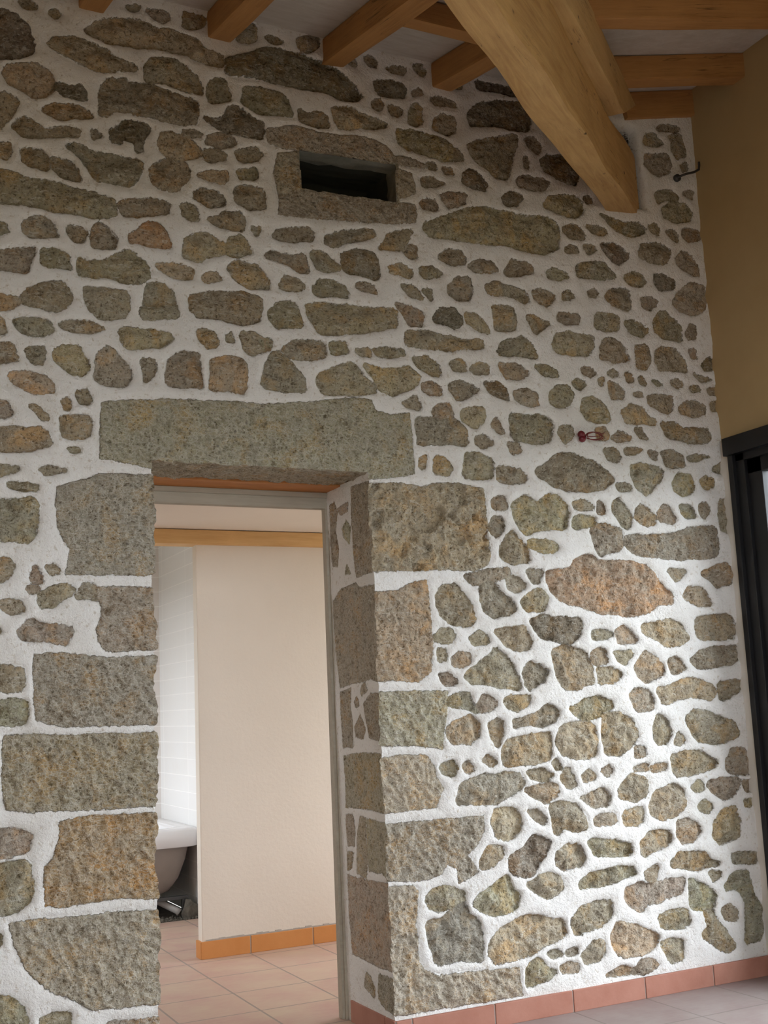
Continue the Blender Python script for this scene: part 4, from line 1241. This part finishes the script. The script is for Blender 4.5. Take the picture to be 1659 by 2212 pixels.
def timber(name, p0, direction, up, length, w, h, mat, parent=None, bev=.012, wob=.004, nseg=24, origin='bl', taper=0.0):
    """a hewn timber: p0 is the lower left arris at the start, X of the object runs along it"""
    d = Vector(direction).normalized()
    u = Vector(up)
    u = (u - d * u.dot(d)).normalized()
    s = u.cross(d)                                    # sideways
    bm = bmesh.new()
    bm_box(bm, 0, length, 0, w, 0, h)
    long_e = [e for e in bm.edges if abs((e.verts[0].co - e.verts[1].co).x) > length * .5]
    bmesh.ops.bevel(bm, geom=long_e, offset=bev, segments=2, affect='EDGES', profile=.7)
    long_e = [e for e in bm.edges if abs((e.verts[0].co - e.verts[1].co).x) > length * .5]
    bmesh.ops.subdivide_edges(bm, edges=long_e, cuts=nseg, use_grid_fill=True)
    sd_ = random.uniform(0, 50)
    for v_ in bm.verts:
        x, y, z_ = v_.co
        k = 1 if y > w / 2 else -1
        k2 = 1 if z_ > h / 2 else -1
        v_.co.y += wob * (math.sin(x * 3.1 + sd_ + k) + .6 * math.sin(x * 7.3 + sd_ * 2 + 3 * k + k2))
        v_.co.z += wob * (math.sin(x * 2.7 + sd_ + 2 * k2) + .6 * math.sin(x * 8.1 + sd_ * 3 + k2 + k))
    o = link(name, bm_mesh(bm, name, False), mat, parent)
    M = Matrix((d, s, u)).transposed().to_4x4()
    M.translation = Vector(p0)
    o.matrix_world = M
    return o


BD = Vector((-.725, -.670, -.160)).normalized()
BM = Vector((.679, -.734, 0)).normalized()
BUP = Vector((-.117, -.109, .987)).normalized()
A0 = Vector((3.410, 0, 3.639))
# object X along BD; sideways = up x d
side = BUP.cross(BD)
sgn = side.dot(BM)
HB, WB = .315, .139
st = A0 - BD * .22
p0 = st if sgn > 0 else st + BM * WB
b = timber('valley_beam', p0, BD, BUP, 5.2, WB, HB, M_BEAM, bev=.022, wob=.006, nseg=40)
tag(b, 'big hewn fir beam set in the stone wall and running towards the viewer overhead', 'beam', kind='thing')
wv, hv = .20, .198
p1 = A0 + BUP * (HB + .002) + BM * (WB + .058)          # its right side overhangs the lower beam a little
if sgn > 0: p1 = p1 - BM * wv
b = timber('valley_rafter', p1 - BD * .10, BD, BUP, 5.0, wv, hv, M_BOARD, bev=.012, wob=.003, nseg=30)
for v_ in b.data.vertices:                                # the foot is cut on the slant above the wall pocket
    if v_.co.x < .9: v_.co.x += .52 * (1 - v_.co.z / hv) * (1 - v_.co.x / .9)
tag(b, 'paler fir valley rafter lying along the top of the big hewn beam', 'beam', kind='thing')

# common rafters of the left slope: they leave the wall and run down towards the viewer until they meet the valley
RW_, RH = .100, .118
RDIR = Vector((0, -1, -SL)).normalized()
RLAB = ['orange fir rafter at the far left above the stone wall', 'orange fir rafter second from the left, its end above the long tan stone',
        'long orange fir rafter in the middle, between its neighbour and the big beam', 'short orange fir rafter just left of the big beam']
for xr_, lab in zip((.865, 1.402, 1.930, 2.474), RLAB):
    yv = max(-5.0, -(3.40 - xr_) * .92)
    top = Vector((xr_, .10, zl(.10) - .003))
    up_ = Vector((0, -SL, 1)).normalized()
    bl = top - up_ * RH
    L_ = (.10 - yv) / RDIR.y * -1
    s_ = up_.cross(RDIR)
    q = bl if s_.x > 0 else bl + Vector((RW_, 0, 0))
    r_ = timber('rafter', q, RDIR, up_, L_, RW_, RH, M_RAFT, bev=.012, wob=.002)
    tag(r_, lab, 'rafter', 'rafters of the left ceiling slope', 'thing')

# jack joists of the right slope: from the valley up to the ochre wall
JD = Vector((1, 0, SRT)).normalized()
JUP = Vector((-SRT, 0, 1)).normalized()
JLAB = ['dark fir joist lying flat against the stone wall in the corner', 'orange fir joist nearest the corner, between big beam and ochre wall', 'orange fir joist at the top right edge, between big beam and ochre wall']
for yj, wj, hj, lab in ((-.035, .07, .135, JLAB[0]), (-.405, .09, .122, JLAB[1]), (-.93, .09, .122, JLAB[2])):
    xs = 3.58 + yj * 1.06
    top = Vector((xs, yj, zr(xs) - .003))
    bl = top - JUP * hj
    s_ = JUP.cross(JD)
    L_ = (XR + .03 - xs) / JD.x
    q = bl if s_.y > 0 else bl + Vector((0, wj, 0))
    j = timber('joist', q, JD, JUP, L_, wj, hj, M_RAFT, bev=.010, wob=.002, nseg=10)
    tag(j, lab, 'joist', 'joists of the right ceiling slope', 'thing')
# a short trimmer between the middle rafter and the beam
tp = Vector((2.03, -.62, zl(-.62) - .105))
t_ = timber('trimmer', tp, (1, 0, 0), (0, 0, 1), .70, .07, .10, M_RAFT, bev=.008, wob=.001, nseg=8)
tag(t_, 'short orange fir trimmer at the top edge between rafter and big beam', 'trimmer', kind='thing')

# ------------------------------------------------------------------ skirting tiles
def skirting(name, runs, z1, mat, label, th=.012):
    bm = bmesh.new()
    for axis, at, cuts, sgn_ in runs:
        for a, b_ in zip(cuts, cuts[1:]):
            a, b_ = min(a, b_), max(a, b_)
            if axis == 'y': bm_box(bm, a + .0032, b_ - .0032, min(at, at + sgn_ * th), max(at, at + sgn_ * th), 0.0, z1, .0025)
            else: bm_box(bm, min(at, at + sgn_ * th), max(at, at + sgn_ * th), a + .0032, b_ - .0032, 0.0, z1, .0025)
        a, b_ = min(cuts), max(cuts)
        if axis == 'y': bm_box(bm, a + .001, b_ - .001, min(at, at + sgn_ * th * .7), max(at, at + sgn_ * th * .7), 0.0, z1 - .002, mi=1)
        else: bm_box(bm, min(at, at + sgn_ * th * .7), max(at, at + sgn_ * th * .7), a + .001, b_ - .001, 0.0, z1 - .002, mi=1)
    o = link(name, bm_mesh(bm, name), [mat, M_GROUT])
    tag(o, label, 'skirting', kind='structure')
    return o


XC = XB + .008
skirting('baseboard_front', [('y', -.006, [XC, 2.149, 2.525, 2.907, 3.285, 3.667, XR], -1), ('x', XC + .010, [-.018, .07, .40], -1)], .086, M_SKIRT, 'dusty pink terracotta skirting tiles along the foot of the stone wall', .016)
skirting('baseboard_left', [('y', -.006, [-.35, .02, .40, .78, XA], -1)], .086, M_SKIRT, 'dusty pink terracotta skirting tiles left of the doorway', .016)

# ------------------------------------------------------------------ doorway: soffit board and frame
fr = empty('door_1', (1.6, .40, 0))
tag(fr, 'grey primed wooden door frame without a leaf in the stone doorway', 'door frame', kind='structure')
YF = .440
def fbox(name, mat, x0, x1, y0, y1, z0, z1, bev=.003):
    return box_obj(name, mat, (x0 - 1.6, x1 - 1.6, y0 - .40, y1 - .40, z0, z1), bev, fr)
o = fbox('soffit_board', M_SOFF, XA - .1, XB + .1, SD - .01, YF + .05, ZL - .006, ZL + .05); o['label'] = 'orange pine board under the lintel'
fbox('frame_head', M_FRAME, XA - .03, XB + .05, YF + .006, YF + .045, ZL - .079, ZL + .0)
fbox('frame_head', M_FRAME, XA - .03, XB + .05, YF - .004, YF + .03, ZL - .030, ZL - .0065)
fbox('frame_jamb', M_FRAME, XB - .015, XB + .05, YF + .004, YF + .045, 0, ZL - .05)
fbox('frame_jamb', M_FRAME, XB - .003, XB + .05, YF - .006, YF + .02, 0, ZL - .03)
fbox('frame_jamb', M_FRAME, XA - .03, XA + .015, YF + .004, YF + .045, 0, ZL - .05)

# ------------------------------------------------------------------ next room
YP, ZP = 2.0, 2.24
XP0 = 1.925
tag(box_obj('floor_bathroom', M_FLOOR2, (XL2 - .1, 4.2, .36, 3.23, -.1, 0.0)), 'pink terracotta tiled floor seen through the doorway', 'floor', kind='structure')
bm = bmesh.new()
bm_box(bm, XP0, 4.1, YP, YP + .07, 0, ZP + .05, .004)
pw = link('wall_partition', bm_mesh(bm, 'wall_partition'), M_PINK)
tag(pw, 'pink beige plastered partition wall seen through the doorway', 'wall', kind='structure')
skirting('baseboard_partition', [('y', YP, [XP0 - .012, 2.195, 2.563, 2.93, 3.30, 3.67, 4.0], -1), ('x', XP0, [YP - .012, YP + .08], -1)], .090, M_SKIRT2, 'orange terracotta skirting tiles along the partition wall')
bm = bmesh.new()
for k in range(60):
    xx = XP0 + .02 + k * .036
    hh_ = .004 + .010 * max(0, TAB[k, 7] - .35)
    bm_box(bm, xx, xx + .037, YP - .004, YP + .01, .088, .092 + hh_)
link('skirting_bed', bm_mesh(bm, 'skirting_bed'), M_GROUT, pw)
bt = timber('batten', (XL2, YP - .045, ZP), (1, 0, 0), (0, 0, 1), 4.0 - XL2, .12, .082, M_BATTEN, bev=.004, wob=.0008, nseg=6)
tag(bt, 'pale pine batten across the top of the partition wall', 'batten', kind='thing')
ZC2 = 2.325
XT, YT = 2.312, 4.22
bm = bmesh.new()
bm_box(bm, XL2 - .1, 4.2, .5, YP + .075, ZC2, ZC2 + .08)
bm_box(bm, XL2 - .1, XT + .1, YP + .0751, YT + .1, 2.80, 2.86)
bm_box(bm, XL2 - .1, XT + .1, YP + .02, YP + .075, ZC2 + .08, 2.86)
tag(link('ceiling_bathroom', bm_mesh(bm, 'ceiling_bathroom'), M_CEIL2), 'smooth pale plaster ceiling of the next room', 'ceiling', kind='structure')
tag(wall_with_hole('wall_bathroom_left', 'x', XL2, .5, 4.3, 0, 2.9, [RWB], M_CEIL2, .1, -1), 'plain plastered outer wall of the next room', 'wall', kind='structure')
tag(box_obj('wall_bathroom_right', M_BWHITE, (XT, XT + .08, YP + .07, YT + .06, 0, 2.85)), 'white tiled bathroom wall behind the end of the partition', 'wall', kind='structure')
tag(box_obj('wall_bathroom_back', M_BWHITE2, (XL2, XT, YT, YT + .08, 0, 2.85)), 'narrow strip of pinkish tiled wall at the back of the bathroom', 'wall', kind='structure')
tag(wall_with_hole('wall_room_right', 'x', 4.1, .5, 2.1, 0, 2.5, [RW2], M_CEIL2, .1, 1), 'plain plastered right end of the next room', 'wall', kind='structure')

# bathtub: rim, shell, frame foot
YBT = 3.25
tub = empty('bathtub', (1.9, YBT + .35, 0))
tag(tub, 'white bathtub with a bare unpanelled underside, half hidden behind the partition', 'bathtub')
OX, OY = 1.9, YBT + .35
x0, x1 = XL2 + .55, XT - .004
y0, y1 = YBT, YT - .01
zt = .565
def ring(cx, cy, hx, hy, z_, n=40, e=.28):
    out = []
    for k in range(n):
        a = 2 * math.pi * k / n
        c, s = math.cos(a), math.sin(a)
        out.append(Vector((cx + math.copysign(abs(c) ** e, c) * hx - OX, cy + math.copysign(abs(s) ** e, s) * hy - OY, z_)))
    return out
def loft(name, rings, mat, cap0=False, cap1=False):
    bm = bmesh.new()
    vs_ = [[bm.verts.new(p) for p in r] for r in rings]
    n = len(vs_[0])
    for a, b_ in zip(vs_, vs_[1:]):
        for k in range(n): bm.faces.new((a[k], a[(k + 1) % n], b_[(k + 1) % n], b_[k]))
    if cap0: bm.faces.new(vs_[0][::-1])
    if cap1: bm.faces.new(vs_[-1])
    bmesh.ops.recalc_face_normals(bm, faces=bm.faces)
    return link(name, bm_mesh(bm, name, True), mat, tub)
cxm, cym, hx, hy = (x0 + x1) / 2, (y0 + y1) / 2, (x1 - x0) / 2, (y1 - y0) / 2
loft('rim', [ring(cxm, cym, hx - .02, hy - .02, zt - .118, e=.12), ring(cxm, cym, hx, hy, zt - .112, e=.12), ring(cxm, cym, hx, hy, zt - .012, e=.12), ring(cxm, cym, hx - .012, hy - .012, zt, e=.14),
             ring(cxm, cym, hx - .09, hy - .08, zt + .002, e=.3), ring(cxm, cym, hx - .11, hy - .10, zt - .02, e=.35)], M_TUB)
loft('basin', [ring(cxm, cym, hx - .10, hy - .09, zt - .004, e=.33), ring(cxm, cym, hx - .15, hy - .13, zt - .2, e=.4), ring(cxm, cym, hx - .26, hy - .19, zt - .38, e=.5), ring(cxm, cym, hx - .5, hy - .28, zt - .41, e=.6)], M_TUB, cap1=True)
loft('shell', [ring(cxm, cym, hx - .035, hy - .03, zt - .10, e=.22), ring(cxm - .01, cym, hx - .045, hy - .035, zt - .20, e=.24), ring(cxm - .02, cym, hx - .075, hy - .05, zt - .32, e=.28), ring(cxm - .03, cym, hx - .115, hy - .075, zt - .40, e=.34), ring(cxm - .04, cym, hx - .17, hy - .11, zt - .425, e=.4)], M_TUBRAW, cap1=True)
bm = bmesh.new(); bm_box(bm, x0 + .2 - OX, x1 - .06 - OX, y0 + .09 - OY, y0 + .12 - OY, .112, .135, .003)
link('support_bar', bm_mesh(bm, 'support_bar'), M_STEEL, tub)
for lx in (x0 + .3, x1 - .09):
    bm = bmesh.new(); bm_box(bm, lx - .012 - OX, lx + .012 - OX, y0 + .09 - OY, y0 + .12 - OY, 0, .115, .003)
    link('leg', bm_mesh(bm, 'leg'), M_STEEL, tub)
# screed strip under the tub, lower than the tiles, with rubble on it
tag(box_obj('floor_screed', M_RUBBLE, (XL2, XT, 3.23, YT, -.1, -.004)), 'bare dirty screed under the bathtub', 'floor', kind='structure')
pm = tube_mesh('waste_pipe', [(2.03, 3.46, .125), (2.10, 3.40, .085), (2.17, 3.34, .045), (2.185, 3.33, .032)], [.021, .021, .021, .026], 14)
tag(link('waste_pipe', pm, M_PVC), 'grey plastic waste pipe lying under the bathtub', 'pipe')
def chunk(name, cx, cy, cz, sx, sy, sz, mat, seed):
    rr_ = random.Random(seed)
    bm = bmesh.new()
    bmesh.ops.create_icosphere(bm, subdivisions=2, radius=1)
    for v_ in bm.verts:
        k = 1 + rr_.uniform(-.22, .22)
        v_.co = Vector((v_.co.x * sx * k, v_.co.y * sy * k, max(-.45, v_.co.z) * sz * k))
    me = bm_mesh(bm, name)
    return link(name, me, mat, None, (cx, cy, cz))
o = chunk('rubble_lump', 2.25, 3.30, .028, .055, .05, .085, M_RUBBLE, 3)
tag(o, 'pointed lump of broken mortar beside the grey waste pipe', 'rubble')
bm = bmesh.new()
rg = random.Random(9)
for k in range(170):
    x, y = rg.uniform(1.6, 2.40), 3.235 + abs(rg.gauss(0, .10))
    s = rg.uniform(.004, .013)
    g = bmesh.ops.create_icosphere(bm, subdivisions=1, radius=s)
    for v_ in g['verts']: v_.co = v_.co * rg.uniform(.8, 1.2) + Vector((x, y, s * .5 - .004))
tag(link('gravel', bm_mesh(bm, 'gravel'), M_RUBBLE), 'loose dark gravel and dirt strewn under the bathtub', 'gravel', kind='stuff')

# ------------------------------------------------------------------ black glazed door in the right wall
bd_ = empty('door_2', (XR, (DOOR_Y0 + DOOR_Y1) / 2, 0))
tag(bd_, 'black painted glazed door in the ochre wall at the right edge', 'door', kind='structure')
OXD, OYD = XR, (DOOR_Y0 + DOOR_Y1) / 2
def dbox(name, mat, x0, x1, y0, y1, z0, z1, bev=.003):
    return box_obj(name, mat, (x0 - OXD, x1 - OXD, y0 - OYD, y1 - OYD, z0, z1), bev, bd_)
dbox('casing', M_BLACK, XR - .022, XR + .03, DOOR_Y1 - .045, DOOR_Y1 - .012, 0, DOOR_Z1 - .06)
dbox('casing', M_BLACK, XR - .022, XR + .03, DOOR_Y0 + .0, DOOR_Y0 + .045, 0, DOOR_Z1 - .06)
dbox('casing_head', M_BLACK, XR - .036, XR + .03, DOOR_Y0 - .02, DOOR_Y1 + .002, DOOR_Z1 - .085, DOOR_Z1 + .004)
dbox('frame_jamb', M_BLACK, XR + .0, XR + .09, DOOR_Y1 - .10, DOOR_Y1, 0, DOOR_Z1)
dbox('frame_jamb', M_BLACK, XR + .0, XR + .09, DOOR_Y0, DOOR_Y0 + .10, 0, DOOR_Z1)
dbox('frame_head', M_BLACK, XR + .0, XR + .09, DOOR_Y0, DOOR_Y1, DOOR_Z1 - .12, DOOR_Z1)
dbox('sash_stile', M_BLACK, XR + .02, XR + .065, DOOR_Y1 - .19, DOOR_Y1 - .09, .02, DOOR_Z1 - .115)
dbox('sash_stile', M_BLACK, XR + .02, XR + .065, DOOR_Y0 + .09, DOOR_Y0 + .19, .02, DOOR_Z1 - .115)
dbox('sash_rail', M_BLACK, XR + .02, XR + .065, DOOR_Y0 + .09, DOOR_Y1 - .09, DOOR_Z1 - .19, DOOR_Z1 - .115)
dbox('sash_rail', M_BLACK, XR + .02, XR + .065, DOOR_Y0 + .09, DOOR_Y1 - .09, .02, .16)
dbox('pane', M_GLASS, XR + .040, XR + .044, DOOR_Y0 + .185, DOOR_Y1 - .185, .155, DOOR_Z1 - .185, 0)

ls = box_obj('trim_1', M_LIME, (XR - .006, XR + .05, DOOR_Y1 - .012, .02, 0.0, DOOR_Z1 - .005), .002)
tag(ls, 'narrow strip of lime render between the stone wall and the black door', 'render strip', kind='structure')

# ------------------------------------------------------------------ small things on the wall
# bundle of red electric wire sticking out of the mortar
wc = empty('wire_bundle', (3.157, -.02, 2.484))
tag(wc, 'small looped bundle of red electric wires sticking out of the mortar', 'wire')
def torus_pts(cx, cz, rx, rz, tilt, yy, n=22):
    out = []
    for k in range(n):
        a = 2 * math.pi * k / n
        x_, z_ = rx * math.cos(a), rz * math.sin(a)
        out.append((cx + x_ * math.cos(tilt) - z_ * math.sin(tilt), yy + .006 * math.sin(a * 2 + tilt * 9), cz + x_ * math.sin(tilt) + z_ * math.cos(tilt)))
    return out
for cx_, cz_, rx, rz, ti, yy in ((.062, .006, .046, .017, .02, -.012), (.064, .011, .044, .010, .12, -.020), (.060, .002, .044, .019, -.03, -.026)):
    link('wire', tube_mesh('wire', torus_pts(cx_, cz_, rx, rz, ti, yy), .0022, 8, True), M_RED, wc)
link('wire', tube_mesh('wire', [(.100, -.016, .012), (.115, -.014, .020), (.128, -.008, .026), (.134, .01, .028)], .0022, 8), M_RED, wc)
# rosette of tape where the wires leave the wall
bm = bmesh.new()
for (dx, dz, r, sx) in ((-.004, .010, .017, 1.1), (.000, -.011, .016, 1.15), (.010, .0, .009, 1.5)):
    g = bmesh.ops.create_uvsphere(bm, u_segments=14, v_segments=10, radius=r)
    for v_ in g['verts']: v_.co = Vector((v_.co.x * sx + dx, v_.co.y * .9 - .008, v_.co.z + dz))
link('tape', bm_mesh(bm, 'tape', True), M_MAROON, wc)

# bent steel wall tie between the stone wall and the ochre wall
wt = empty('wall_tie', (3.872, -.01, 3.884))
tag(wt, 'bent dark steel wall tie in the upper right corner', 'wall tie')
link('rod', tube_mesh('rod', [(.0, .02, 0), (.0, -.03, 0), (.03, -.045, .012), (.08, -.05, .028), (.112, -.05, .048), (.122, -.045, .075), (.135, -.03, .098), (.150, -.02, .105)], .006, 10), M_STEEL, wt)
g_ = tube_mesh('washer', [(0, -.002, 0), (0, -.018, 0)], .019, 14)
link('washer', g_, M_STEEL, wt)

# ------------------------------------------------------------------ outside
gd = box_obj('ground', M_HEDGE, (-30, 30, -30, 30, -.25, -.11))
tag(gd, 'dark gravel ground outside the black glazed door', 'ground', kind='structure')
